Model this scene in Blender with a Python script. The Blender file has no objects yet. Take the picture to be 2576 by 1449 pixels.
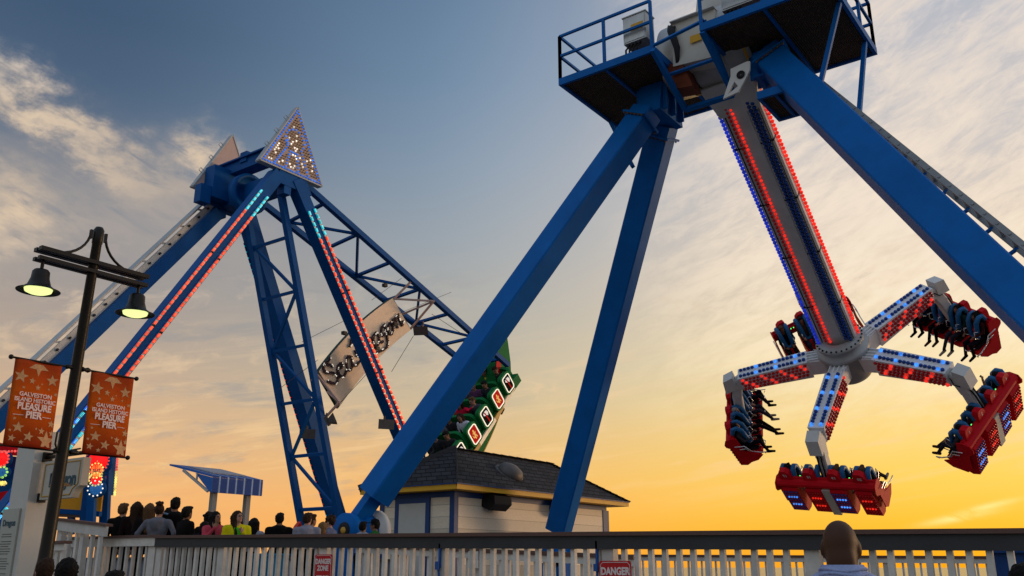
import bpy, math, random
import numpy as np
from mathutils import Matrix, Vector
random.seed(7); rng = np.random.default_rng(7)
S = bpy.context.scene; COL = S.collection
R = math.radians; PI = math.pi

# ------------------------------------------------------------------ camera (world axes follow the pier: X = along the ride axles, Y = along the swing)
FPX = 2267.0; PITCH = R(17.2); YAW = R(36.3); EYE = Vector((0, 0, 1.55))
cam = bpy.data.cameras.new('camera'); cam.lens = 36*FPX/2576; cam.sensor_width = 36; cam.clip_end = 20000
camo = bpy.data.objects.new('camera', cam); COL.objects.link(camo)
camo.location = EYE; camo.rotation_euler = (PI/2 + PITCH, 0, YAW); S.camera = camo
FW = Vector((-math.sin(YAW)*math.cos(PITCH), math.cos(YAW)*math.cos(PITCH), math.sin(PITCH)))
RT = Vector((math.cos(YAW), math.sin(YAW), 0)); UP = RT.cross(FW); FH = Vector((-math.sin(YAW), math.cos(YAW), 0))
def ray(u, v): return FW + RT*((u-1288)/FPX) + UP*((724.5-v)/FPX)
def onX(u, v, x): r = ray(u, v); return EYE + r*(x/r.x)          # measured point on a plane of the pier grid
def onY(u, v, y): r = ray(u, v); return EYE + r*(y/r.y)
def onD(u, v, d): r = ray(u, v); return EYE + r*(d/r.dot(FH))

# ------------------------------------------------------------------ materials
def lin(c):
    return tuple((x/12.92 if x <= .04045 else ((x+.055)/1.055)**2.4) for x in [k/255 for k in c])
MATS = {}
def mat(name, col, rough=.5, metal=0, var=.15, scale=6, bump=0, emit=None, es=1, coat=0, spec=.28, rnd=0):
    if name in MATS: return MATS[name]
    m = bpy.data.materials.new(name); m.use_nodes = True; nt = m.node_tree; b = nt.nodes['Principled BSDF']
    b.inputs['Roughness'].default_value = rough; b.inputs['Metallic'].default_value = metal
    b.inputs['Specular IOR Level'].default_value = spec; b.inputs['Coat Weight'].default_value = coat
    tc = nt.nodes.new('ShaderNodeTexCoord'); n = nt.nodes.new('ShaderNodeTexNoise')
    n.inputs['Scale'].default_value = scale; n.inputs['Detail'].default_value = 6; n.inputs['Roughness'].default_value = .65
    nt.links.new(tc.outputs['Object'], n.inputs['Vector'])
    mr = nt.nodes.new('ShaderNodeMapRange'); mr.inputs[1].default_value = .25; mr.inputs[2].default_value = .75
    mr.inputs[3].default_value = 1-var; mr.inputs[4].default_value = 1+var
    nt.links.new(n.outputs['Fac'], mr.inputs[0])
    mx = nt.nodes.new('ShaderNodeVectorMath'); mx.operation = 'SCALE'; mx.inputs[0].default_value = col[:3]
    fac = mr.outputs[0]
    if rnd:      # every board its own tint
        oi = nt.nodes.new('ShaderNodeObjectInfo'); r2 = nt.nodes.new('ShaderNodeMapRange'); r2.inputs[3].default_value = 1-rnd; r2.inputs[4].default_value = 1+rnd*.3; nt.links.new(oi.outputs['Random'], r2.inputs[0])
        mu = nt.nodes.new('ShaderNodeMath'); mu.operation = 'MULTIPLY'; nt.links.new(fac, mu.inputs[0]); nt.links.new(r2.outputs[0], mu.inputs[1]); fac = mu.outputs[0]
    nt.links.new(fac, mx.inputs['Scale']); nt.links.new(mx.outputs[0], b.inputs['Base Color'])
    if bump:
        bp = nt.nodes.new('ShaderNodeBump'); bp.inputs['Strength'].default_value = bump; bp.inputs['Distance'].default_value = .02
        n2 = nt.nodes.new('ShaderNodeTexNoise'); n2.inputs['Scale'].default_value = scale*7; nt.links.new(tc.outputs['Object'], n2.inputs['Vector'])
        nt.links.new(n2.outputs['Fac'], bp.inputs['Height']); nt.links.new(bp.outputs[0], b.inputs['Normal'])
    if emit:
        b.inputs['Emission Color'].default_value = (*emit, 1); b.inputs['Emission Strength'].default_value = es
        if 'bulb' in name or 'led' in name:      # lamps of uneven brightness
            n3 = nt.nodes.new('ShaderNodeTexNoise'); n3.inputs['Scale'].default_value = 9; n3.inputs['Detail'].default_value = 2; nt.links.new(tc.outputs['Object'], n3.inputs['Vector'])
            r3 = nt.nodes.new('ShaderNodeMapRange'); r3.inputs[1].default_value = .32; r3.inputs[2].default_value = .68; r3.inputs[3].default_value = es*.45; r3.inputs[4].default_value = es*1.35; nt.links.new(n3.outputs['Fac'], r3.inputs[0]); nt.links.new(r3.outputs[0], b.inputs['Emission Strength'])
    MATS[name] = m; return m
def wood(name, col, axis, period, rough=.7, gap=.06, dark=.35):
    """boards laid side by side: per-board tint, dark joints, grain"""
    if name in MATS: return MATS[name]
    m = bpy.data.materials.new(name); m.use_nodes = True; nt = m.node_tree; L = nt.links.new; N = nt.nodes.new; b = nt.nodes['Principled BSDF']
    b.inputs['Roughness'].default_value = rough
    tc = N('ShaderNodeTexCoord'); sp = N('ShaderNodeSeparateXYZ'); L(tc.outputs['Object'], sp.inputs[0])
    def M(op, a, bb=None):
        q = N('ShaderNodeMath'); q.operation = op
        for i, v in enumerate((a, bb)):
            if v is None: continue
            if isinstance(v, (int, float)): q.inputs[i].default_value = v
            else: L(v, q.inputs[i])
        return q.outputs[0]
    t = M('DIVIDE', sp.outputs[axis], period); fl = M('FLOOR', t); fr = M('FRACT', t)
    wn = N('ShaderNodeTexWhiteNoise'); wn.noise_dimensions = '1D'; L(fl, wn.inputs['W'])
    tint = M('ADD', M('MULTIPLY', wn.outputs['Value'], .35), .8)
    g = N('ShaderNodeTexNoise'); g.inputs['Scale'].default_value = 3; g.inputs['Detail'].default_value = 8
    mp = N('ShaderNodeMapping'); sc = [8, 8, 8]; sc[axis] = 20; mp.inputs['Scale'].default_value = sc
    L(tc.outputs['Object'], mp.inputs[0]); L(mp.outputs[0], g.inputs['Vector'])
    k = M('MULTIPLY', tint, M('ADD', M('MULTIPLY', g.outputs['Fac'], .5), .75))
    edge = M('GREATER_THAN', fr, gap); k = M('MULTIPLY', k, M('ADD', M('MULTIPLY', edge, 1-dark), dark))
    v = N('ShaderNodeVectorMath'); v.operation = 'SCALE'; v.inputs[0].default_value = col; L(k, v.inputs['Scale']); L(v.outputs[0], b.inputs['Base Color'])
    bp = N('ShaderNodeBump'); bp.inputs['Strength'].default_value = .5; bp.inputs['Distance'].default_value = .01
    L(M('ADD', edge, M('MULTIPLY', g.outputs['Fac'], .3)), bp.inputs['Height']); L(bp.outputs[0], b.inputs['Normal'])
    MATS[name] = m; return m
blue = mat('blue_paint', (.001, .115, .40), .55, 0, .2, 1.1, .05, spec=.12)
blue2 = mat('ship_blue_paint', (.001, .078, .28), .55, 0, .16, 1.5, .04, spec=.12)
white = mat('white_paint', (.62, .61, .58), .5, 0, .08, 3, .04)
offw = mat('cream_paint', (.58, .54, .46), .55, 0, .1, 2.5, .05)
greym = mat('grey_metal', (.42, .42, .41), .42, .2, .14, 4, .05)
alu = mat('aluminium', (.5, .5, .48), .4, .5, .15, 5, .05)
steel = mat('polished_steel', (.75, .75, .75), .22, .9, .05, 5)
dark = mat('dark_metal', (.015, .015, .017), .5, .2, .2, 5, .05)
bronze = mat('bronze_pole_paint', (.012, .009, .006), .42, .1, .3, 5, .06)
black = mat('black_rubber', (.01, .01, .011), .6, 0, .2, 6)
redp = mat('red_fibreglass', (.6, .004, .012), .55, 0, .12, 2, .02, spec=.12)
navy = mat('harness_blue', (.01, .12, .3), .45, 0, .15, 6, .05)
green = mat('dragon_green', (.006, .16, .04), .6, 0, .2, 4, .08, spec=.1)
gold = mat('gold_paint', (.55, .3, .04), .45, 0, .15, 6)
rust = mat('rusty_grating', (.11, .072, .045), .75, .1, .35, 7, .2)
orange = mat('brake_housing', (.16, .035, .012), .6, .1, .3, 4, .1)
yellow = mat('yellow_trim', (.68, .36, .015), .5, 0, .08, 2)
navyt = mat('navy_trim', (.012, .05, .17), .5, 0, .1, 3)
signface = mat('glitter_sign_face', (.95, .70, .48), .6, 0, .18, 55, .1)  # base colour raised to stand in for floodlighting on the board
bulbR = mat('red_bulb_faint_glow', (.3, .006, .008), .18, 0, .1, 5, emit=(.3, .004, .004), es=.12)  # unlit bulbs with a faint glow put into their colour
bulbRl = mat('red_bulb_lit', (.5, .01, .01), .3, 0, 0, 5, emit=(1, .03, .015), es=.8)
bulbB = mat('blue_bulb_unlit', (.008, .06, .3), .18, 0, .1, 5)
bulbBl = mat('blue_bulb_lit', (.02, .1, .5), .3, 0, 0, 5, emit=(.05, .28, .95), es=1.15)
bulbBd = mat('deep_blue_bulb_lit', (.02, .05, .5), .3, 0, 0, 5, emit=(.015, .04, .6), es=.5)
bulbW = mat('white_bulb_lit', (.8, .8, .8), .3, 0, 0, 5, emit=(1, .93, .8), es=1.1)
bulbK = mat('brown_bulb_unlit', (.22, .10, .05), .2, 0, .2, 5)
bulbP = mat('mauve_bulb_unlit', (.09, .045, .05), .2, 0, .3, 9)
bulbY = mat('yellow_bulb_lit', (.8, .6, .1), .3, 0, 0, 5, emit=(1, .8, .2), es=.9)
ledR = mat('red_led', (.6, .05, .03), .3, 0, .0, 5, emit=(1, .06, .02), es=.78)
ledRd = mat('red_led_spark', (.6, .2, .1), .3, 0, .0, 5, emit=(1, .2, .08), es=.95)
ledT = mat('teal_led', (.02, .3, .4), .3, 0, .0, 5, emit=(.0, .34, .42), es=1.0)
ledTd = mat('teal_led_spark', (.1, .5, .5), .3, 0, .0, 5, emit=(.22, .85, .8), es=1.1)
ledB = mat('blue_led', (.02, .1, .5), .3, 0, .0, 5, emit=(.01, .12, .85), es=1.0)
greenl = mat('green_lamp', (.1, .6, .1), .3, emit=(.1, 1, .2), es=1.5)

# ------------------------------------------------------------------ mesh builder
class MB:
    def __init__(s, M=None): s.v = []; s.f = []; s.m = []; s.sm = []; s.M = M
    def add(s, vs, fs, mi=0, smooth=False):
        o = len(s.v)
        s.v += [(s.M @ Vector(p)) if s.M else Vector(p) for p in vs]
        s.f += [[i+o for i in f] for f in fs]; s.m += [mi]*len(fs); s.sm += [smooth]*len(fs); return s
    def hexa(s, p, mi=0):     # 8 points: bottom 4 ccw, top 4
        return s.add(p, [(3, 2, 1, 0), (4, 5, 6, 7), (0, 1, 5, 4), (1, 2, 6, 5), (2, 3, 7, 6), (3, 0, 4, 7)], mi)
    def box(s, a, b, mi=0):
        x0, y0, z0 = a; x1, y1, z1 = b
        return s.hexa([(x0, y0, z0), (x1, y0, z0), (x1, y1, z0), (x0, y1, z0), (x0, y0, z1), (x1, y0, z1), (x1, y1, z1), (x0, y1, z1)], mi)
    def cbox(s, c, d, mi=0):
        return s.box([c[i]-d[i]/2 for i in range(3)], [c[i]+d[i]/2 for i in range(3)], mi)
    def beam(s, a, b, w, h, mi=0, side=(1, 0, 0), ch=0):   # w along 'side', h across; ch = chamfer
        a = Vector(a); b = Vector(b); d = (b-a).normalized(); e = Vector(side); e = (e - d*e.dot(d)).normalized(); n = d.cross(e)
        if ch:
            pr = [(w/2-ch, -h/2), (w/2, -h/2+ch), (w/2, h/2-ch), (w/2-ch, h/2), (-w/2+ch, h/2), (-w/2, h/2-ch), (-w/2, -h/2+ch), (-w/2+ch, -h/2)]
        else: pr = [(w/2, -h/2), (w/2, h/2), (-w/2, h/2), (-w/2, -h/2)]
        k = len(pr)
        vs = [p+e*x+n*y for p in (a, b) for x, y in pr]
        return s.add(vs, [tuple(range(k-1, -1, -1)), tuple(range(k, 2*k))]+[(i, (i+1) % k, (i+1) % k+k, i+k) for i in range(k)], mi)
    def path(s, pts, r, n=8, mi=0, smooth=True, cap=True):
        pts = [Vector(p) for p in pts]; rs = r if isinstance(r, (list, tuple)) else [r]*len(pts)
        vs = []; e = None
        for i, p in enumerate(pts):
            d = (pts[min(i+1, len(pts)-1)]-pts[max(i-1, 0)]).normalized()
            if e is None: e = d.orthogonal().normalized()
            else: e = (e-d*e.dot(d)).normalized()
            q = d.cross(e)
            vs += [p+(e*math.cos(2*PI*j/n)+q*math.sin(2*PI*j/n))*rs[i] for j in range(n)]
        fs = [(i*n+j, i*n+(j+1) % n, (i+1)*n+(j+1) % n, (i+1)*n+j) for i in range(len(pts)-1) for j in range(n)]
        s.add(vs, fs, mi, smooth)
        if cap: s.add(vs[:n], [tuple(range(n-1, -1, -1))], mi); s.add(vs[-n:], [tuple(range(n))], mi)
        return s
    def lathe(s, prof, o=(0, 0, 0), ax=(0, 0, 1), n=24, mi=0, smooth=True):  # prof: (r, h)
        o = Vector(o); ax = Vector(ax).normalized(); e = ax.orthogonal().normalized(); q = ax.cross(e); vs = []
        for r, h in prof: vs += [o+ax*h+(e*math.cos(2*PI*j/n)+q*math.sin(2*PI*j/n))*r for j in range(n)]
        fs = [(i*n+j, i*n+(j+1) % n, (i+1)*n+(j+1) % n, (i+1)*n+j) for i in range(len(prof)-1) for j in range(n)]
        return s.add(vs, fs, mi, smooth)
    def ball(s, c, r, mi=0, n=8, k=5, sc=(1, 1, 1)):
        vs = []; c = Vector(c)
        for i in range(k+1):
            t = PI*i/k
            vs += [c+Vector((math.sin(t)*math.cos(2*PI*j/n)*r*sc[0], math.sin(t)*math.sin(2*PI*j/n)*r*sc[1], math.cos(t)*r*sc[2])) for j in range(n)]
        fs = [(i*n+j, (i+1)*n+j, (i+1)*n+(j+1) % n, i*n+(j+1) % n) for i in range(k) for j in range(n)]
        return s.add(vs, fs, mi, True)
    def prism(s, poly, fn, t0, t1, mi=0):      # poly of 2D points; fn(x, y, t) -> 3D
        k = len(poly); vs = [fn(x, y, t) for t in (t0, t1) for x, y in poly]
        return s.add(vs, [tuple(range(k-1, -1, -1)), tuple(range(k, 2*k))]+[(i, (i+1) % k, (i+1) % k+k, i+k) for i in range(k)], mi)
    def build(s, name, mats, parent=None):
        me = bpy.data.meshes.new(name)
        inv = parent_world(parent).inverted() if parent else Matrix()
        me.from_pydata([tuple(inv @ p) for p in s.v], [], s.f)
        for m in (mats if isinstance(mats, (list, tuple)) else [mats]): me.materials.append(m)
        me.polygons.foreach_set('material_index', s.m); me.polygons.foreach_set('use_smooth', s.sm); me.update()
        import bmesh
        bm = bmesh.new(); bm.from_mesh(me); bmesh.ops.recalc_face_normals(bm, faces=bm.faces); bm.to_mesh(me); bm.free()
        o = bpy.data.objects.new(name, me); COL.objects.link(o)
        if parent: o.parent = parent
        return o
WORLD = {}
def parent_world(p):
    m = p.matrix_basis.copy(); q = p.parent
    while q: m = q.matrix_basis @ m; q = q.parent
    return m
def tag(o, label=None, cat=None, group=None, kind=None):
    for k, v in (('label', label), ('category', cat), ('group', group), ('kind', kind)):
        if v: o[k] = v
    return o
def thing(name, label, cat, loc=(0, 0, 0), group=None, M=None):
    o = bpy.data.objects.new(name, None); COL.objects.link(o); o.empty_display_size = .2
    if M is not None: o.matrix_basis = M
    else: o.location = loc; o.matrix_basis = Matrix.Translation(loc)
    return tag(o, label, cat, group)
def text(body, size, M, material, name, parent, off=.0, ext=.003, align='CENTER', sx=1):
    cu = bpy.data.curves.new('t', 'FONT'); cu.body = body; cu.size = size; cu.align_x = align; cu.align_y = 'CENTER'
    cu.offset = off; cu.extrude = ext; cu.resolution_u = 3
    o = bpy.data.objects.new('t', cu); COL.objects.link(o)
    dg = bpy.context.evaluated_depsgraph_get(); me = bpy.data.meshes.new_from_object(o.evaluated_get(dg))
    bpy.data.objects.remove(o); bpy.data.curves.remove(cu)
    inv = parent_world(parent).inverted(); me.transform(inv @ M @ Matrix.Diagonal((sx, 1, 1, 1))); me.materials.clear(); me.materials.append(material); me.name = name
    q = bpy.data.objects.new(name, me); COL.objects.link(q); q.parent = parent; return q
def frame(o, x, y):           # matrix with local x, y axes and normal z
    x = Vector(x).normalized(); z = x.cross(Vector(y)).normalized(); y = z.cross(x)
    m = Matrix((x, y, z)).transposed().to_4x4(); m.translation = Vector(o); return m
# ------------------------------------------------------------------ sky
W = bpy.data.worlds.new('World'); S.world = W; W.use_nodes = True
nt = W.node_tree; nt.nodes.clear(); N = nt.nodes.new; LK = nt.links.new
def setin(sock, v):
    if isinstance(v, (int, float)): sock.default_value = v
    elif isinstance(v, tuple): sock.default_value = v
    else: LK(v, sock)
def mth(op, a, b=None, c=None, clamp=False):
    q = N('ShaderNodeMath'); q.operation = op; q.use_clamp = clamp
    for i, v in enumerate((a, b, c)):
        if v is not None: setin(q.inputs[i], v)
    return q.outputs[0]
def vmth(op, a, b=None):
    q = N('ShaderNodeVectorMath'); q.operation = op; setin(q.inputs[0], a)
    if b is not None: setin(q.inputs[1], b)
    return q
def mixc(f, a, b):
    q = N('ShaderNodeMix'); q.data_type = 'RGBA'; setin(q.inputs[0], f); setin(q.inputs[6], a); setin(q.inputs[7], b); return q.outputs[2]
def sstep(v, a, b):
    q = N('ShaderNodeMapRange'); q.interpolation_type = 'SMOOTHSTEP'; setin(q.inputs[0], v); q.inputs[1].default_value = a; q.inputs[2].default_value = b; return q.outputs[0]
def ramp(v, stops):
    q = N('ShaderNodeValToRGB'); setin(q.inputs[0], v); cr = q.color_ramp
    while len(cr.elements) > 1: cr.elements.remove(cr.elements[-1])
    for i, (p, c) in enumerate(stops):
        e = cr.elements[0] if i == 0 else cr.elements.new(p/60)
        e.position = p/60; e.color = (*lin(c), 1)
    return q.outputs[0]
tc = N('ShaderNodeTexCoord'); D = tc.outputs['Generated']
sx = N('ShaderNodeSeparateXYZ'); LK(D, sx.inputs[0])
az = mth('MULTIPLY', mth('ARCTAN2', vmth('DOT_PRODUCT', D, tuple(RT)).outputs['Value'], vmth('DOT_PRODUCT', D, tuple(FH)).outputs['Value']), 180/PI)
el = mth('MULTIPLY', mth('ARCSINE', sx.outputs['Z']), 180/PI)
e60 = mth('DIVIDE', mth('MAXIMUM', el, 0.0), 60.0)
left = ramp(e60, [(0, (248, 172, 104)), (4, (242, 174, 114)), (8, (218, 172, 130)), (12, (184, 158, 138)), (16, (154, 142, 138)), (20, (124, 126, 136)), (24, (84, 100, 124)), (27, (62, 84, 114)), (31, (50, 74, 106)), (60, (62, 84, 118))])
mid = ramp(e60, [(0, (255, 164, 60)), (3, (252, 174, 80)), (6, (238, 182, 110)), (10, (206, 182, 146)), (15, (176, 170, 160)), (20, (156, 164, 172)), (25, (138, 156, 176)), (30, (116, 142, 170)), (36, (98, 126, 158)), (60, (84, 108, 142))])
right = ramp(e60, [(0, (255, 168, 2)), (2.5, (255, 186, 10)), (5, (254, 200, 58)), (8, (252, 208, 108)), (12, (247, 220, 168)), (17, (240, 214, 184)), (24, (218, 204, 194)), (32, (190, 190, 198)), (60, (120, 134, 156))])
back = ramp(e60, [(0, (150, 146, 150)), (12, (176, 174, 180)), (30, (176, 190, 206)), (60, (160, 178, 204))])
sky = mixc(sstep(az, -30, 3), left, mid)
sky = mixc(sstep(az, -8, 26), sky, right)
def vec(rotd, lu, lv, off=0.0):
    c, s_ = math.cos(R(rotd)), math.sin(R(rotd)); q = N('ShaderNodeCombineXYZ')
    LK(mth('MULTIPLY', mth('ADD', mth('MULTIPLY', az, c), mth('MULTIPLY', el, s_)), 1/lu), q.inputs[0]); LK(mth('MULTIPLY', mth('ADD', mth('MULTIPLY', az, -s_), mth('MULTIPLY', el, c)), 1/lv), q.inputs[1]); q.inputs[2].default_value = off
    return q.outputs[0]
def noise(v, detail=7, rough=.6, dist=0.0):
    n = N('ShaderNodeTexNoise'); LK(v, n.inputs['Vector']); n.inputs['Scale'].default_value = 1; n.inputs['Detail'].default_value = detail; n.inputs['Roughness'].default_value = rough; n.inputs['Distortion'].default_value = dist
    return n.outputs['Fac']
def add(*v):
    r = v[0]
    for k in v[1:]: r = mth('ADD', r, k)
    return r
# drifting coordinates give the cloud masses ragged edges
wa = add(az, mth('MULTIPLY', mth('SUBTRACT', noise(vec(0, 5, 3, 1.7), 8, .62), .5), 11.0)); we = add(el, mth('MULTIPLY', mth('SUBTRACT', noise(vec(0, 4, 2.6, 5.2), 8, .62), .5), 6.5))
def blob(a0, e0, sa, se, rot=0, w=True):
    da = mth('SUBTRACT', wa if w else az, float(a0)); de = mth('SUBTRACT', we if w else el, float(e0)); c, s_ = math.cos(R(rot)), math.sin(R(rot))
    u = mth('ADD', mth('MULTIPLY', da, c/sa), mth('MULTIPLY', de, s_/sa)); v = mth('ADD', mth('MULTIPLY', da, -s_/se), mth('MULTIPLY', de, c/se))
    return mth('EXPONENT', mth('MULTIPLY', mth('ADD', mth('MULTIPLY', u, u), mth('MULTIPLY', v, v)), -1.0))
ccol = ramp(e60, [(0, (255, 206, 118)), (6, (253, 204, 138)), (11, (240, 202, 156)), (16, (226, 198, 168)), (20, (238, 206, 168)), (25, (226, 200, 170)), (30, (226, 214, 204))])
wisp = noise(vec(-18, 3.2, .9, 2.0), 9, .62, .6); puff = noise(vec(8, 4.5, 1.9, 9.0), 11, .66, .5)
grey = mth('MULTIPLY', add(mth('MULTIPLY', blob(-24, 19.5, 9, 3.2, -8), .9), mth('MULTIPLY', blob(-24, 22.6, 4.5, 1.4, -20), .55)), sstep(wisp, .05, .6))
sky = mixc(mth('MULTIPLY', grey, .78), sky, (*lin((176, 160, 148)), 1))
brt = add(mth('MULTIPLY', blob(-31.0, 25.3, 5.0, 1.0, -23), 1.0), mth('MULTIPLY', blob(-20.6, 23.8, 1.9, 1.3, -25), 1.0), mth('MULTIPLY', blob(-32, 18.4, 2.6, 2.3), .95), mth('MULTIPLY', blob(-25.5, 22.9, 3.6, .9, -22), .3))
sky = mixc(mth('MULTIPLY', mth('MULTIPLY', brt, sstep(wisp, .18, .56)), .92), sky, ccol)
# mottled bank across the lower left
lm = sstep(az, 6, -12); low = mth('MULTIPLY', mth('MULTIPLY', sstep(el, 20, 15), sstep(el, 2, 6)), lm)
sky = mixc(mth('MULTIPLY', mth('MULTIPLY', sstep(puff, .50, .72), low), .55), sky, ccol)
sky = mixc(mth('MULTIPLY', mth('MULTIPLY', sstep(noise(vec(5, 6, 1.6, 21.0), 8, .6, .4), .50, .68), low), .55), sky, (*lin((146, 142, 144)), 1))
# broad mottled sheet on the right with grey furrows rising to the right
mR = mth('MULTIPLY', sstep(az, 4, 19), sstep(el, 5, 12)); fur = noise(vec(22, 3.6, 1.05, 31.0), 11, .7, .45); clump = noise(vec(14, 8, 4.0, 41.0), 8, .62, .3)
rcol = ramp(e60, [(0, (255, 214, 96)), (6, (255, 222, 136)), (10, (255, 228, 176)), (16, (254, 232, 202)), (22, (246, 226, 204)), (30, (234, 218, 204))])
sky = mixc(mth('MULTIPLY', mth('MULTIPLY', sstep(mth('ADD', mth('MULTIPLY', fur, .6), mth('MULTIPLY', clump, .5)), .42, .66), mR), .95), sky, rcol)
sky = mixc(mth('MULTIPLY', mth('MULTIPLY', sstep(mth('ADD', mth('MULTIPLY', fur, .45), mth('MULTIPLY', clump, .6)), .50, .36), mth('MULTIPLY', mR, sstep(el, 9, 18))), .42), sky, (*lin((176, 178, 186)), 1))
# low golden streaks and a few bright scraps
st = mth('MULTIPLY', sstep(noise(vec(9, 9, .8, 51.0), 8, .58, .3), .50, .70), mth('MULTIPLY', sstep(el, 2.5, 7), sstep(el, 17, 8)))
sky = mixc(mth('MULTIPLY', st, .60), sky, ccol)
for a0, e0, sa, se, ro, k in ((25.6, 2.6, 1.7, .2, 10, .8), (27.3, 3.2, 1.3, .16, 12, .7), (1.8, 11.1, 1.1, .45, 4, .6), (10.6, 15.7, .9, .22, 14, .45), (5.0, 9.0, .9, .5, 0, .4), (-21.5, 6.3, 1.3, .35, 0, .5), (-22.6, 9.6, 1.2, .4, -4, .5)):
    sky = mixc(mth('MULTIPLY', mth('MULTIPLY', blob(a0, e0, sa, se, ro, a0 < 20), sstep(wisp, .25, .55)), k), sky, ccol if a0 < 20 else (*lin((255, 238, 150)), 1))
# the half of the sky behind the viewer
a2 = mth('ABSOLUTE', mth('SUBTRACT', az, 6.0))
sky = mixc(sstep(a2, 42, 88), sky, back)
sky = mixc(sstep(el, 42, 70), sky, (*lin((160, 178, 204)), 1))
below = sstep(el, -.1, -2.0)
sky = mixc(below, sky, (*lin((70, 66, 66)), 1))
bg = N('ShaderNodeBackground'); LK(sky, bg.inputs['Color']); bg.inputs['Strength'].default_value = .9
SUN_AZ, SUN_EL = R(38), R(3.5)       # azimuth from +Y towards +X
ns = N('ShaderNodeTexSky'); ns.sky_type = 'NISHITA'; ns.sun_disc = False; ns.sun_elevation = SUN_EL; ns.sun_rotation = SUN_AZ
bg2 = N('ShaderNodeBackground'); LK(ns.outputs[0], bg2.inputs['Color']); bg2.inputs['Strength'].default_value = .05
ad = N('ShaderNodeAddShader'); LK(bg.outputs[0], ad.inputs[0]); LK(bg2.outputs[0], ad.inputs[1])
ow = N('ShaderNodeOutputWorld'); LK(ad.outputs[0], ow.inputs[0])
sl = bpy.data.lights.new('sun', 'SUN'); sl.energy = 1.2; sl.angle = R(14); sl.color = (1, .64, .36)
so = bpy.data.objects.new('sun', sl); COL.objects.link(so)
sd = Vector((math.sin(SUN_AZ)*math.cos(SUN_EL), math.cos(SUN_AZ)*math.cos(SUN_EL), math.sin(SUN_EL)))
so.rotation_euler = sd.to_track_quat('Z', 'Y').to_euler(); so.location = sd*60
vs = S.view_settings; vs.view_transform = 'Standard'; vs.look = 'None'; vs.exposure = 0; vs.gamma = 1; vs.use_curve_mapping = False
S.cycles.max_bounces = 6

# ------------------------------------------------------------------ ground, decks, sea
DECK = 1.0
planks = wood('deck_planks', (.2, .165, .13), 0, .14)
tag(MB().box((-16, -14, -.2), (14, 9.0, 0)).build('boardwalk', planks), kind='structure')
tag(MB().box((-60, 9.42, DECK-.25), (12, 24, DECK)).box((-60, 24.0, DECK-.25), (-11.5, 40, DECK)).build('pier_deck', planks), kind='structure')
tag(MB().box((-16, 9.0, -.2), (12, 9.06, 1.02)).build('deck_fascia', mat('fascia_boards', (.3, .28, .26), .7, 0, .2, 3, .1)), kind='structure')
sea = bpy.data.materials.new('sea_water'); sea.use_nodes = True; t_ = sea.node_tree; b_ = t_.nodes['Principled BSDF']
b_.inputs['Base Color'].default_value = (.03, .045, .05, 1); b_.inputs['Roughness'].default_value = .22
tw = t_.nodes.new('ShaderNodeTexCoord'); nn = t_.nodes.new('ShaderNodeTexNoise'); nn.inputs['Scale'].default_value = .35; nn.inputs['Detail'].default_value = 8
t_.links.new(tw.outputs['Object'], nn.inputs['Vector']); bb = t_.nodes.new('ShaderNodeBump'); bb.inputs['Strength'].default_value = .6; bb.inputs['Distance'].default_value = .5
t_.links.new(nn.outputs['Fac'], bb.inputs['Height']); t_.links.new(bb.outputs[0], b_.inputs['Normal'])
m = MB(); m.add([(-9000, -3000, -5), (9000, -3000, -5), (9000, 9000, -5), (-9000, 9000, -5)], [(0, 1, 2, 3)]); tag(m.build('sea', sea), kind='structure')
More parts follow.
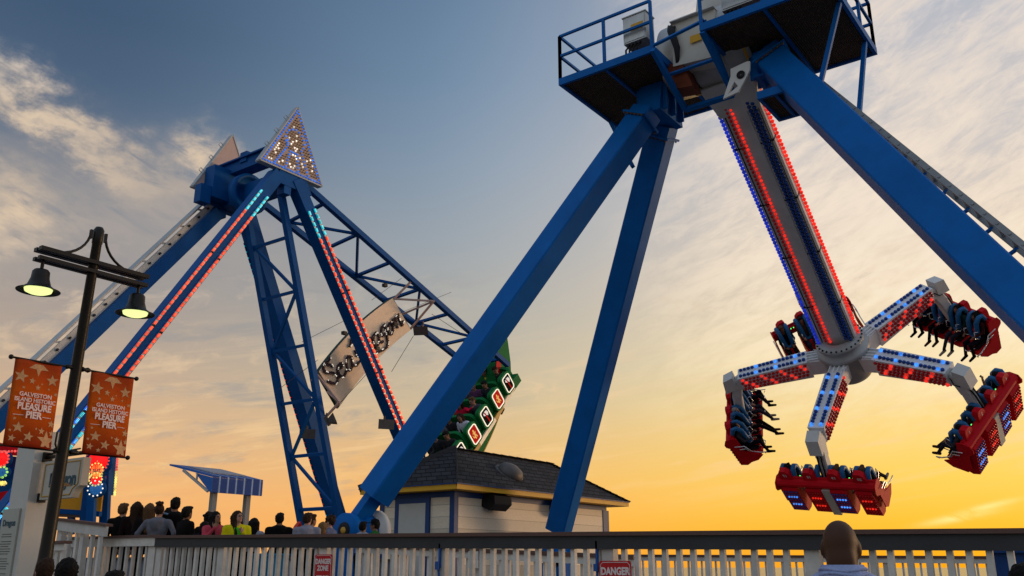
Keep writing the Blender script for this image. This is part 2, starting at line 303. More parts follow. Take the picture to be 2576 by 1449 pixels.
# ------------------------------------------------------------------ pendulum ride
TH = .92; PIV = Vector((-6.6, 17, 12.0)); DN = Vector((0, math.sin(TH), -math.cos(TH))); EX = Vector((1, 0, 0)); EY = DN.cross(EX)
HUB = PIV + DN*8.5
pend = thing('pendulum_ride', 'tall pendulum ride on splayed blue legs swinging a lit claw of red gondolas', 'amusement ride', (-6.95, 17, DECK))
def leg(top, foot, w=.66, h=.62, rot=.55, pin=True):
    top = Vector(top); foot = Vector(foot); d = (foot-top).normalized(); e = Vector((1, 0, 0)); e = (e-d*e.dot(d)).normalized(); n = d.cross(e)
    side = e*math.cos(rot)+n*math.sin(rot)
    end = foot-d*(.62 if pin else .12)
    lo = MB().beam(top, end, w, h, 0, side, .03).build('support_leg', blue, pend)
    MB().beam(end+d*.001, foot+d*.25, .2, .34, 0, side).build('foot_bracket', blue, lo)
    pc = foot+Vector((0, 0, -.15 if pin else -.55))
    f = MB(); f.lathe([(.02, -.30), (.34, -.30), (.34, -.14), (.27, -.1), (.27, .1), (.34, .12), (.34, .34), (.02, .34)], pc, (0, 1, 0)); f.build('pivot_drum', blue, lo)
    if pin:
        MB().lathe([(.001, -.345), (.06, -.345), (.07, -.31)], pc, (0, 1, 0), 20).build('hub_cap', [gold], lo)
        MB().lathe([(.071, -.33), (.15, -.33), (.16, -.30)], pc, (0, 1, 0), 20).build('hub_ring', [black], lo)
        MB().lathe([(.01, .36), (.42, .36), (.42, .5), (.01, .5)], pc+Vector((.1, 0, .0)), (0, 1, 0), 28).build('end_disc', white, lo)
    p = MB(); p.box((foot.x-.4, foot.y-.3, DECK+.12), (foot.x+.4, foot.y+.3, pc.z-.2)); p.box((foot.x-.7, foot.y-.55, DECK+.001), (foot.x+.7, foot.y+.55, DECK+.12)); p.build('pedestal', blue, lo)
    # flange with bolts at the head of the leg
    g = MB(); g.beam(top+d*.24, top+d*.29, w+.14, h+.14, 0, side); fl = g.build('flange', [blue], lo)
    n2 = d.cross(side)
    for sgn in (-1, 1):
        g = MB().beam(top+d*.292-side*w*.5+n2*(sgn*(h/2+.04)), top+d*.292+side*w*.5+n2*(sgn*(h/2+.04)), .03, .02)
        for i in range(6): c = top+d*.31+side*((i-2.5)*w/5)+n2*(sgn*(h/2+.04)); g.ball(c, .026, 0, 6, 4)
        g.build('bolt_row', rust, fl)
    return lo
legs = [leg((-8.4, 16.6, 11.4), (-13.7, 13.3, 2.4), .55, .53, rot=0.0), leg((-8.4, 17.4, 11.4), (-13.7, 20.7, 2.4), .56, .54, rot=0.0, pin=False), leg((-5.5, 16.6, 11.75), (-.02, 13.3, 2.82), .62, .6, 0.0), leg((-5.5, 17.4, 11.75), (-.02, 20.7, 2.95), .5, .5, 0.0)]
# heads joining each pair of legs under the axle
for x, sg in ((-8.25, -1), (-5.55, 1)):
    m = MB(); m.hexa([(x-.26, 16.42, 11.3), (x+.26, 16.42, 11.3), (x+.26, 17.58, 11.3), (x-.26, 17.58, 11.3), (x-.3, 16.6, 12.25), (x+.3, 16.6, 12.25), (x+.3, 17.4, 12.25), (x-.3, 17.4, 12.25)])
    for y in (16.6, 17.0, 17.4): m.box((x-.38, y-.02, 11.35), (x+.38, y+.02, 12.0))
    m.build('leg_head', blue, pend)
# service platforms with expanded metal floors and tube railings
def railing(pl, P, z, h=1.1, n=2, mid=True):
    m = MB()
    for a, b in zip(P[:-1], P[1:]):
        a = Vector((*a, z)); b = Vector((*b, z)); k = n
        for i in range(k+1):
            q = a.lerp(b, i/k); m.beam(q, q+Vector((0, 0, h)), .06, .06)
        for t in ((.53, 1.0) if mid else (1.0,)):
            m.beam(a+Vector((0, 0, h*t)), b+Vector((0, 0, h*t)), .055, .055, 0, (0, 0, 1))
    return m.build('railing', blue, pl)
def platform(x0, x1, y0, y1, z):
    m = MB(); m.box((x0, y0, z), (x1, y0+.07, z+.17)); m.box((x0, y1-.07, z), (x1, y1, z+.17)); m.box((x0, y0+.071, z), (x0+.07, y1-.071, z+.17)); m.box((x1-.07, y0+.071, z), (x1, y1-.071, z+.17))
    k = max(2, round((x1-x0)/1.2))
    for i in range(1, k):
        x = x0+(x1-x0)*i/k; m.box((x-.03, y0+.071, z-.01), (x+.03, y1-.071, z+.1))
    p = m.build('service_platform', blue, pend)
    f = MB().box((x0+.071, y0+.071, z+.05), (x1-.071, y1-.071, z+.075)); f.build('grating', grate, p); return p
grate = rust.copy(); grate.name = 'expanded_grating'; gt = grate.node_tree; gb = gt.nodes['Principled BSDF']
wv = gt.nodes.new('ShaderNodeTexWave'); wv.inputs['Scale'].default_value = 7; wv.bands_direction = 'X'; tcx = gt.nodes.new('ShaderNodeTexCoord'); gt.links.new(tcx.outputs['Object'], wv.inputs['Vector'])
gbp = gt.nodes.new('ShaderNodeBump'); gbp.inputs['Distance'].default_value = .05; gbp.inputs['Strength'].default_value = 1; gt.links.new(wv.outputs['Fac'], gbp.inputs['Height']); gt.links.new(gbp.outputs[0], gb.inputs['Normal'])
pL = platform(-9.92, -7.52, 15.29, 18.43, 12.0); railing(pL, [(-7.55, 15.32), (-9.89, 15.32)], 12.17); railing(pL, [(-9.89, 15.32), (-9.89, 18.40)], 12.17, 1.1, 2)
pB = platform(-7.50, -6.9, 17.35, 18.43, 12.0)
pR = platform(-6.4, -3.72, 15.18, 18.25, 12.0)
railing(pR, [(-3.76, 15.21), (-3.76, 18.22)], 12.17, 1.1, 3); railing(pR, [(-3.76, 18.22), (-5.4, 18.22)], 12.17, 1.1, 1); railing(pR, [(-6.37, 15.21), (-3.76, 15.21)], 12.17, 1.1, 2)
for a, b in (((-9.86, 17.5, 12.0), (-9.0, 16.95, 10.35)), ((-3.80, 15.9, 12.0), (-4.55, 16.15, 10.1)), ((-3.80, 17.6, 12.0), (-3.9, 16.2, 9.0))):
    MB().beam(a, b, .085, .085).build('strut', blue, pend)
# small step platform right of the arm
pS = platform(-5.62, -4.9, 16.0, 17.2, 10.55)
# tilted railing frame of the folding walkway beside the arm
m = MB(); A = Vector((-7.48, 15.2, 11.98)); B = Vector((-7.48, 16.66, 11.2)); C = Vector((-6.35, 16.66, 11.2)); Dd = Vector((-6.35, 15.2, 11.98)); u_ = Vector((0, .25, .62))
for a, b in ((A, B), (B, C), (C, Dd)): m.beam(a, b, .1, .1, 0, (.3, .5, 1))
for a, b in ((A+u_*.2, Dd+u_*.55), ((A+B)/2+u_*.3, (C+Dd)/2+u_*.3), (Dd+u_*.55, C)): m.beam(a, b, .06, .06, 0, (.3, .5, 1))
m.build('folding_walkway', blue, pend)
# drive drum on the axle
ax = (1, 0, 0); DC = Vector((0, 17, 12.62))
d = MB(); d.lathe([(.01, -8.0), (.62, -8.0), (.84, -7.86), (.86, -7.45)], DC, ax, 36, 1); d.lathe([(.86, -7.44), (.80, -7.40), (.80, -7.22), (.88, -7.18)], DC, ax, 36, 2)
d.lathe([(.88, -7.17), (.90, -7.1), (.90, -6.2), (.84, -6.1), (.84, -5.85), (.01, -5.84)], DC, ax, 36, 0)
for i in range(40):
    a = 2*PI*i/40; d.cbox((-7.31, 17+math.cos(a)*.83, 12.62+math.sin(a)*.83), (.17, .05, .05), 3)
do = d.build('drive_drum', [greym, alu, black, gold], pend)
r = MB(); r.lathe([(.75, -5.86), (.8, -5.84), (.8, -5.6), (.66, -5.55), (.66, -5.2), (.01, -5.2)], DC, ax, 32, 0); r.lathe([(.81, -6.1), (.845, -6.08), (.845, -6.02), (.81, -6.0)], DC+Vector((.1, 0, 0)), ax, 32, 1); r.build('axle_bearing', [dark, gold], do)
c = MB(); c.lathe([(.01, -.42), (.40, -.40), (.42, -.3), (.42, .3), (.36, .4), (.01, .42)], Vector((-6.75, 16.95, 13.6)), (.35, -.35, 1), 28); c.build('motor_cover', [white], do)
c = MB(); c.hexa([(-7.42, 16.02, 11.95), (-6.42, 16.02, 11.85), (-6.42, 17.6, 11.85), (-7.42, 17.6, 11.95), (-7.42, 16.10, 13.05), (-6.42, 16.10, 13.05), (-6.42, 17.6, 13.3), (-7.42, 17.6, 13.3)]); c.build('gear_housing', offw, do)
c = MB(); c.box((-7.44, 16.0, 13.051), (-6.40, 16.25, 13.075)); c.build('housing_lid', white, do)
c = MB(); c.hexa([(-7.55, 16.15, 11.5), (-7.05, 16.15, 11.42), (-7.05, 16.6, 11.42), (-7.55, 16.6, 11.5), (-7.62, 16.03, 12.1), (-7.2, 16.03, 11.94), (-7.2, 16.6, 11.94), (-7.62, 16.6, 12.1)]); c.build('brake_housing', orange, do)
c = MB(); c.box((-6.98, 16.0, 12.35), (-6.72, 16.018, 12.52)); c.build('warning_plate', yellow, do)
c = MB()
for i in range(4): c.path([(-7.55+i*.05, 16.2+i*.03, 13.1+i*.02), (-7.45+i*.04, 15.95, 12.8), (-7.3+i*.03, 15.92, 12.3), (-7.35, 16.1, 11.9)], .03, 6)
c.build('hydraulic_hose', black, do)
c = MB(); c.hexa([(-6.3, 16.6, 13.3), (-5.85, 16.6, 13.3), (-5.85, 17.0, 13.3), (-6.3, 17.0, 13.3), (-6.2, 16.7, 14.1), (-5.9, 16.7, 14.2), (-5.9, 17.0, 14.2), (-6.2, 17.0, 14.1)]); c.build('lifting_bracket', white, do)
# control boxes on the platforms
def cabinet(x0, x1, y0, y1, z0, z1, par):
    m = MB(); m.box((x0, y0, z0), (x1, y1, z1)); m.box((x0-.02, y0-.02, z1+.001), (x1+.02, y1+.02, z1+.025)); m.box((x0+.03, y0-.015, z0+.03), (x1-.03, y0-.001, z1-.03))
    o = m.build('control_box', alu, par)
    k = MB(); k.box((x0+.2, y0-.022, z0+.25), (x0+.5, y0-.016, z0+.42)); k.build('warning_label', yellow, o)
    w = MB()
    for i in range(4): w.path([(x0+.1+.09*i, y0+.1, z0), (x0+.02+.09*i, y0+.05, z0-.12), (x0-.02+.08*i, y0+.12, z0-.34)], .022, 6)
    w.build('cable', black, o); return o
cabinet(-8.28, -7.72, 15.42, 15.8, 12.5, 13.15, pL); cabinet(-6.0, -5.1, 15.45, 15.85, 12.45, 13.1, pR)
# white fork plate beside the arm head
def forkplate(y):
    O = [(-6.28, 10.71), (-6.08, 11.16), (-6.07, 11.33), (-5.72, 11.38), (-5.65, 11.36), (-5.67, 11.17), (-5.81, 10.95), (-5.95, 10.76)]; H = [(-6.01, 11.02), (-5.94, 10.89), (-6.17, 10.78)]
    a_, b_, c_, d_, e2, f2, g2, h2 = O; p1, p2, p3 = H; m = MB(); F = lambda x, z, t: (x, t, z)
    for q in ([a_, p3, p1, b_], [a_, h2, p2, p3], [h2, g2, p1, p2], [b_, p1, g2, f2, e2, d_, c_]): m.prism(q, F, y, y+.05)
    return m.build('fork_plate', white, pend)
forkplate(15.85)
MB().lathe([(.01, 0), (.09, 0), (.09, .01)], (-5.86, 15.84, 11.12), (0, -1, 0), 14).build('hole_shade_disc', dark, pend)  # dark disc stands in for the shaded round hole in the plate
# swing arm
arm_w, arm_h = .92, .40
ao = MB().hexa([PIV+DN*.1+EX*x+EY*y for x, y in ((-.62, -.36), (.62, -.36), (.62, .36), (-.62, .36))]+[PIV+DN*.95+EX*x+EY*y for x, y in ((-.48, -.22), (.48, -.22), (.48, .22), (-.48, .22))])
ao.beam(PIV+DN*.15, PIV+DN*8.0, arm_w, arm_h, 0, EX, .06)
ao.beam(PIV+DN*.7+EY*(arm_h/2+.012), PIV+DN*7.7+EY*(arm_h/2+.012), .30, .02, 0, EX)
ao.beam(PIV+DN*.7+EY*(arm_h/2+.01)-EX*.37, PIV+DN*7.8+EY*(arm_h/2+.01)-EX*.37, .02, .02, 1, EX); ao.beam(PIV+DN*.7+EY*(arm_h/2+.01)+EX*.42, PIV+DN*7.8+EY*(arm_h/2+.01)+EX*.42, .02, .02, 1, EX)
for k in range(4): ao.beam(PIV+DN*(1.8+k*1.6), PIV+DN*(1.83+k*1.6), arm_w+.02, arm_h+.02, 1, EX)
arm = ao.build('swing_arm', [mat('arm_grey', (.62, .61, .59), .5, .05, .12, 3, .04), dark], pend)
def bulbrow(name, pts, r, mats, par, lit):
    m = MB()
    for i, p in enumerate(pts):
        m.ball(p, r, lit(i), 7, 5)
    return m.build(name, mats, par)
def lp(i, n, a, b): return a+(b-a)*(i/(n-1))
nb = 66
for off, mats, lit in ((-.27, [bulbR, bulbRl], lambda i: 0), (-.17, [bulbR, bulbRl], lambda i: 1), (.24, [bulbB, bulbBl], lambda i: 0), (.34, [bulbB, bulbBl], lambda i: 0)):
    bulbrow('bulb_row', [PIV+DN*(lp(i, nb, .75, 7.75)+(.05 if off in (-.17, .34) else 0))+EX*off+EY*(arm_h/2+.03) for i in range(nb)], .038 if mats[0] is bulbR else .052, mats, arm, lit)
bulbrow('bulb_row', [PIV+DN*lp(i, nb+8, .55, 7.85)-EX*(arm_w/2+.04)+EY*.14 for i in range(nb+8)], .052, [bulbB, bulbBd], arm, lambda i: 1)
bulbrow('bulb_row', [PIV+DN*lp(i, nb+8, .35, 7.9)+EX*(arm_w/2+.04)-EY*.06 for i in range(nb+8)], .047, [bulbR, bulbRl], arm, lambda i: 1)
# claw hub
m = MB(); m.lathe([(.35, -.75), (.60, -.72), (.62, -.64), (.56, -.62), (.56, -.50), (.66, -.46), (.68, -.34), (.60, -.3), (.60, .32), (.5, .5), (.3, .62), (.01, .62)], HUB+DN*.1, DN, 40)
for i in range(28):
    a = 2*PI*i/28; m.ball(HUB+DN*-.63+EX*math.cos(a)*.585+EY*math.sin(a)*.585, .028, 1, 6, 4)
hub = m.build('claw_hub', [greym, dark], pend)
KEYS = 'ABCDE'; GON = []
for gi in range(5):
    a = 2.96-gi*2*PI/5; o = EX*math.cos(a)+EY*math.sin(a); t = DN.cross(o)      # o outwards, t tangential
    P = lambda r, s, h: HUB+o*r+t*s+DN*h
    m = MB()
    top = [(.95, .23), (2.85, .21)]
    ht, hb = -.27, .34
    m.hexa([P(.95, -.17, hb), P(2.85, -.13, hb-.1), P(2.85, .13, hb-.1), P(.95, .17, hb), P(.95, -.24, ht), P(2.85, -.21, ht+.02), P(2.85, .21, ht+.02), P(.95, .24, ht)])
    m.hexa([P(.5, -.2, .3), P(.949, -.14, .28), P(.949, .14, .28), P(.5, .2, .3), P(.5, -.24, -.18), P(.949, -.2, -.22), P(.949, .2, -.22), P(.5, .24, -.18)])
    for s in (-.16, -.05, .06, .17): m.hexa([P(.6, s-.012, -.18), P(.95, s-.012, -.2), P(.95, s+.012, -.2), P(.6, s+.012, -.18), P(.6, s-.012, -.24), P(.95, s-.012, -.27), P(.95, s+.012, -.27), P(.6, s+.012, -.24)], 0)
    sp = m.build('spoke', mat('spoke_white', (.78, .78, .78), .5, 0, .06, 4), pend)
    for s in (-.12, .12):
        bulbrow('bulb_row', [P(lp(i, 17, 1.03, 2.76), s, ht-.02+.02*i/16) for i in range(17)], .05, [bulbB, bulbBl], sp, lambda i: 1 if (i+gi) % 5 == 2 else 0)
    for sg in (-1, 1):
        for j, hh in enumerate((-.17, -.05, .07, .19)):
            s_ = .24-.07*(hh-ht)/(hb-ht); bulbrow('bulb_row', [P(lp(i, 17, 1.04, 2.74)+.04*(j % 2), sg*(s_+.005-.035*i/16), hh) for i in range(17)], .046, [bulbR, bulbRl], sp, lambda i: 1 if (i+j+gi) % 5 == 1 else 0)
    bulbrow('bulb_row', [P(lp(i, 17, 1.04, 2.74), 0, hb+.01-.1*i/16) for i in range(17)], .046, [bulbR, bulbRl], sp, lambda i: 1 if i % 3 == 0 else 0)
    # knee from the spoke tip down to the gondola
    k = MB(); pts = [P(2.8, 0, -.05), P(3.0, 0, .12), P(3.12, 0, .45), P(3.3, 0, 1.25)]
    for q in range(3): k.beam(pts[q]-(pts[q+1]-pts[q])*(.12 if q else 0), pts[q+1], .27-.02*q, .3-.02*q, 0, t, .03)
    k.hexa([P(2.99, -.16, -.30), P(3.28, -.16, -.22), P(3.28, .16, -.22), P(2.99, .16, -.30), P(2.99, -.16, -.36+.5), P(3.35, -.16, .2), P(3.35, .16, .2), P(2.99, .16, .14)], 0)
    ko = k.build('knee_arm', white, pend)
    cb = MB()
    for s in (-.04, .05): cb.path([P(3.2, s, .2), P(3.32, s, .5), P(3.47, s, 1.1), P(3.58, s, 1.5), P(3.55, s, 1.95)], .022, 6)
    cb.path([P(2.84, .1, -.1), P(2.98, .2, .1), P(3.1, .17, .15)], .015, 5); cb.build('cable', black, ko)
    # gondola: local x = along the row, y = towards the claw centre, z = back up along the arm
    G = Matrix((t*-1, o*-1, DN*-1)).transposed().to_4x4(); G.translation = HUB+o*3.36+DN*1.10
    if G.to_3x3().determinant() < 0: G = Matrix((t, o*-1, DN*-1)).transposed().to_4x4(); G.translation = HUB+o*3.36+DN*1.10
    G = G @ Matrix.Scale(.85, 4)
    GON.append(G)
    b = MB(G); tube = [(-.28, .03), (-.33, .09), (-.32, .17), (-.25, .24), (-.14, .27), (-.04, .24), (.0, .05), (-.05, -.06), (-.2, -.04)]
    b.prism(tube, lambda y, z, x: (x, y, z), -1.42, 1.42)
    b.prism([(-.2, .2), (-.12, .26), (-.10, .3), (-.16, .3)], lambda y, z, x: (x, y, z), -1.4, 1.4)
    go = b.build('gondola', [redp], pend)
    MB(G).hexa([(-.12, -.34, -.0), (.12, -.34, -.0), (.12, -.2, -.0), (-.12, -.2, -.0), (-.12, -.27, -1.12), (.12, -.27, -1.12), (.12, -.1, -1.12), (-.12, -.1, -1.12)]).build('hanger_plate', offw, go)
    for i in range(4):
        xc = -1.08+.72*i
        f = MB(G)
        prof = [(-.19, .0), (-.31, .03), (-.36, -.05), (-.25, -1.04), (-.04, -1.1), (.42, -.84), (.62, -.68), (.58, -.60), (.05, -.50), (-.06, -.4), (-.06, -.101)]
        f.prism(prof, lambda y, z, x: (x, y, z), xc-.235, xc+.235)
        f.prism([(-.05, -.2), (.0, -.47), (.5, -.56), (.55, -.5), (.06, -.40), (.02, -.1), (.03, .35), (-.04, .36)], lambda y, z, x: (x, y, z), xc-.2, xc+.2, 1)
        f.prism([(.42, -.55), (.6, -.6), (.5, -.25), (.44, -.25)], lambda y, z, x: (x, y, z), xc-.05, xc+.05)
        so_ = f.build('seat', [redp, black], go)
        l = MB(G); l.prism([(-.20, .18), (.20, .18), (.12, .50), (.02, .58), (-.14, .58), (-.18, .5)], lambda x, z, y: (xc-.02+x, y, z), -.21, -.03)
        lo_ = l.build('headrest_shell', [redp], go)
        hz = MB(G)
        for sx_ in (-1, 1):
            hz.path([(xc+sx_*.17, -.05, .28), (xc+sx_*.17, .02, .46), (xc+sx_*.16, .14, .47), (xc+sx_*.15, .27, .32), (xc+sx_*.14, .31, .05), (xc+sx_*.12, .33, -.2)], .075, 8)
        hz.path([(xc-.14, .32, -.18), (xc, .36, -.24), (xc+.14, .32, -.18)], .06, 8)
        hz.build('harness', navy, go)
        for sx_ in (-.2, .2): MB(G).path([(xc+sx_, .34, .05), (xc+sx_, .46, .12), (xc+sx_, .5, -.1), (xc+sx_, .38, -.2)], .014, 6).build('grab_bar', steel, go)
        MB(G).path([(xc-.1, .5, -.52), (xc-.1, .70, -.48), (xc-.06, .76, -.49), (xc+.06, .76, -.49), (xc+.1, .70, -.48), (xc+.1, .5, -.52)], .016, 6).build('foot_bar', steel, go)
        n_ = MB(G); blue_i = (i % 2 == 0) if gi in (1, 2, 4) else (i % 2 == 1)
        for rr in range(8):
            for cc in range(6):
                u = rr/7; y = -.355+.105*u; z = -.10-.86*u
                n_.ball((xc-.195+.078*cc, y-.015, z-.004), .030, 1 if (rr in (2, 5) and cc in (1, 2, 3, 4)) else 0, 6, 4)
        n_.build('bulb_panel', [bulbB, bulbBl] if blue_i else [bulbR, bulbRl], go)
        text(str(4*gi+13+i if gi == 1 else (4*((gi+3) % 5)+1+i)), .13, G @ frame((xc-.02, -.212, .40), (-1, 0, 0), (0, 0, 1)), white, 'seat_number', go, .003, .002)
        gl = MB(G)
        if i % 2 == 1:
            for q in (-.05, .05): gl.cbox((xc-.36+q, -.0, .2), (.03, .02, .03))
            gl.build('indicator_lamp', greenl, go)
    for sx_ in (-1, 1):
        e = MB(G); e.prism([(-.32, .22), (-.40, .06), (-.38, -.05), (-.2, -.2), (-.16, -.75), (-.02, -.9), (.40, -.84), (.62, -.66), (.12, -.42), (.05, .22), (-.1, .28)], lambda y, z, x: (x, y, z), sx_*1.425, sx_*1.455); e.build('end_panel', redp, go)
        x = sx_*1.5
        e = MB(G); e.path([(x, -.1, -.05), (x, .2, -.1), (x, .34, -.36), (x, .62, -.5), (x, .78, -.52), (x*.97, .72, -.6)], .02, 6); e.build('side_rail', steel, go)
        e = MB(G); e.path([(x, .02, -.2), (x, .22, -.22), (x, .3, -.35)], .017, 6); e.build('side_rail', steel, go)
# ladder up the right-hand leg
A = Vector((-4.72, 16.85, 10.85)); B = Vector((.53, 13.65, 3.02)); dl = (B-A).normalized(); sd_ = Vector((0, .35, 1)); sd_ = (sd_-dl*sd_.dot(dl)).normalized(); sd2 = dl.cross(sd_)
A += sd_*.12; B += sd_*.12
m = MB(); m.beam(A, B, .035, .10, 0, sd2); m.beam(A+sd2*.34, B+sd2*.34, .035, .10, 0, sd2)
n = 34
for i in range(n): p = A.lerp(B, (i+.5)/n); m.beam(p-sd2*.03, p+sd2*.37, .04, .04, 0, dl)
lad = m.build('ladder', mat('ladder_grey', (.26, .26, .25), .5, .3, .2, 5, .05), pend)
m = MB()
for i in range(17): p = A.lerp(B, (i+.3)/17); m.beam(p, p-sd_*.22, .045, .05, 0, dl)
tag(m.build('ladder_bracket', blue, lad), kind='stuff')
# ------------------------------------------------------------------ swinging ship ride
ship = thing('swinging_ship_ride', 'green swinging ship ride hung from blue A frames with a bulb studded triangle on top', 'amusement ride', (-20.2, 15.2, DECK))
PY, PZ = 15.2, 12.05
SM = Matrix.Translation((0, PY, PZ)) @ Matrix.Rotation(R(45), 4, 'X')       # local: x = axle, y = along the ship, z = up towards the pivot
def shipleg(x0, y0, z0, x1, y1, z1, w, strips, ladder=False):
    a = Vector((x0, y0, z0)); b = Vector((x1, y1, z1)); d = (b-a).normalized()
    lo = MB().beam(a, b, w, .36, 0, (1, 0, 0)).build('support_leg', blue2, ship)
    e = Vector((1, 0, 0)); e = (e-d*e.dot(d)).normalized(); n = d.cross(e)
    MB().beam(b-d*.2, b+d*.02, w+.3, .66, 0, (1, 0, 0)).build('foot_plate', blue2, lo)
    if strips:
        Ln = (b-a).length; st = .172; k = int((Ln-1.3)/st)
        for sg in (-1, 1):
            m = MB(); base = e*(w/2+.012)+n*(sg*.125)
            m.beam(a+d*.95+base, b-d*.3+base, .012, .07, 0, e)
            for i in range(k):
                t = 1.0+st*i; zz = (a+d*t).z
                c = 3 if zz < strips else (1 if i >= 5 else 2)
                p = a+d*t+base+e*.012
                m.lathe([(.004, -.07), (.032, -.045), (.037, 0), (.032, .045), (.004, .07)], p, d, 6, c if c != 3 else (2 if i % 2 else 6))
                for q in (-.045, -.015, .015, .045):
                    for r_ in (-.014, .014): m.cbox(p+d*q+e*.036+n*r_, (.014, .014, .014), {1: 4, 2: 5, 3: 5}[c])
                if i % 15 == 14: m.cbox(p+d*st*.5+e*.02, (.05, .05, .05), 7)
            m.build('light_strip', [alu, ledR, ledT, ledB, ledRd, ledTd, ledB, black], lo)
    return lo
def slope(p, q): return (q.y-p.y)/(p.z-q.z)
nl1 = shipleg(-19, 14.74, 12.03, -19.0, 7.95, 1.05, .36, 5.4); nl2 = shipleg(-19, 15.36, 12.06, -19.0, 23.25, 1.05, .36, 4.6)
fl1 = shipleg(-21.9, 14.9, 11.6, -22.3, 7.05, 1.05, .46, 0); fl2 = shipleg(-21.9, 15.98, 11.9, -22.2, 21.75, 1.05, .5, 0)
# edge strip of far right leg, seen from the side
a, b = Vector((-21.9, 15.98, 11.9)), Vector((-22.2, 21.75, 1.05)); d = (b-a).normalized(); n = d.cross(Vector((1, 0, 0)))
m = MB(); off = (n if n.y < 0 else -n)*.2
m.beam(a+d*.8+off*.95+Vector((-.24, 0, 0)), b-d*.3+off*.95+Vector((-.24, 0, 0)), .03, .03, 2)
for i in range(58):
    t = .9+.19*i; m.ball(a+d*t+off+Vector((-.24, 0, 0)), .022, 0 if (i < 9 or i > 46) else 1, 6, 4)
m.build('light_strip', [ledT, ledR, blue2], fl2)
# ladder and cable tray along the far left leg
a, b = Vector((-21.9, 14.9, 11.6)), Vector((-22.3, 7.05, 1.05)); d = (b-a).normalized(); n = d.cross(Vector((1, 0, 0))); n = n if n.z > 0 else -n
m = MB(); m.beam(a+n*.30+Vector((.12, 0, 0)), b+n*.30+Vector((.12, 0, 0)), .05, .17, 0); m.beam(a+n*.48+Vector((.1, 0, 0)), b+n*.48+Vector((.1, 0, 0)), .04, .05, 0)
for i in range(30): p = a.lerp(b, (i+.5)/30)+Vector((.16, 0, 0)); m.beam(p+n*.30-d*.03, p+n*.30+d*.03, .06, .05, 1)
for i in range(16): p = a.lerp(b, (i+.5)/16)+Vector((.1, 0, 0)); m.beam(p+n*.3-d*.1, p+n*.5+d*.1, .03, .05, 0)
m.beam(a+n*.5, b+n*.5, .34, .02, 0)
m.build('ladder', [alu, dark], fl1)
# axle with bearings
m = MB(); m.beam((-21.8, PY, PZ-.05), (-19.1, PY, PZ-.05), .5, .5, 0, (0, 1, 0)); m.beam((-21.85, PY-.1, PZ+.86), (-19.05, PY-.1, PZ+.86), .34, .42, 0, (0, 0, 1)); m.beam((-21.85, PY-.1, PZ+1.05), (-19.05, PY-.1, PZ+1.05), .05, .6, 0, (0, 0, 1)); m.box((-21.8, PY-.85, PZ-.2), (-21.35, PY+.5, PZ+.8)); m.box((-21.7, PY-1.2, PZ-.45), (-21.4, PY-.86, PZ+.1)); m.box((-20.9, PY-.35, PZ+.9), (-20.6, PY+.1, PZ+1.22))
ax_ = m.build('axle_beam', blue2, ship)
m = MB(); m.lathe([(.02, -.12), (.62, -.12), (.62, .12), (.5, .14), (.5, .05), (.02, .05)], (-20.75, PY-.05, PZ-.05), (1, 0, 0), 28); m.lathe([(.02, .06), (.12, .06), (.12, .3), (.02, .3)], (-20.75, PY-.05, PZ-.05), (1, 0, 0), 14, 1); m.build('drive_wheel', [blue2, greym], ax_)
for x in (-19.0, -21.9):
    m = MB(); m.hexa([(x-.16, PY-.62, PZ-.30), (x+.16, PY-.62, PZ-.30), (x+.16, PY+.72, PZ-.30), (x-.16, PY+.72, PZ-.30), (x-.15, PY-.45, PZ+.1), (x+.15, PY-.45, PZ+.1), (x+.15, PY+.5, PZ+.1), (x-.15, PY+.5, PZ+.1)])
    m.cbox((x, PY-.15, PZ-.42), (.3, .24, .24)); m.build('frame_head', blue2, ship)
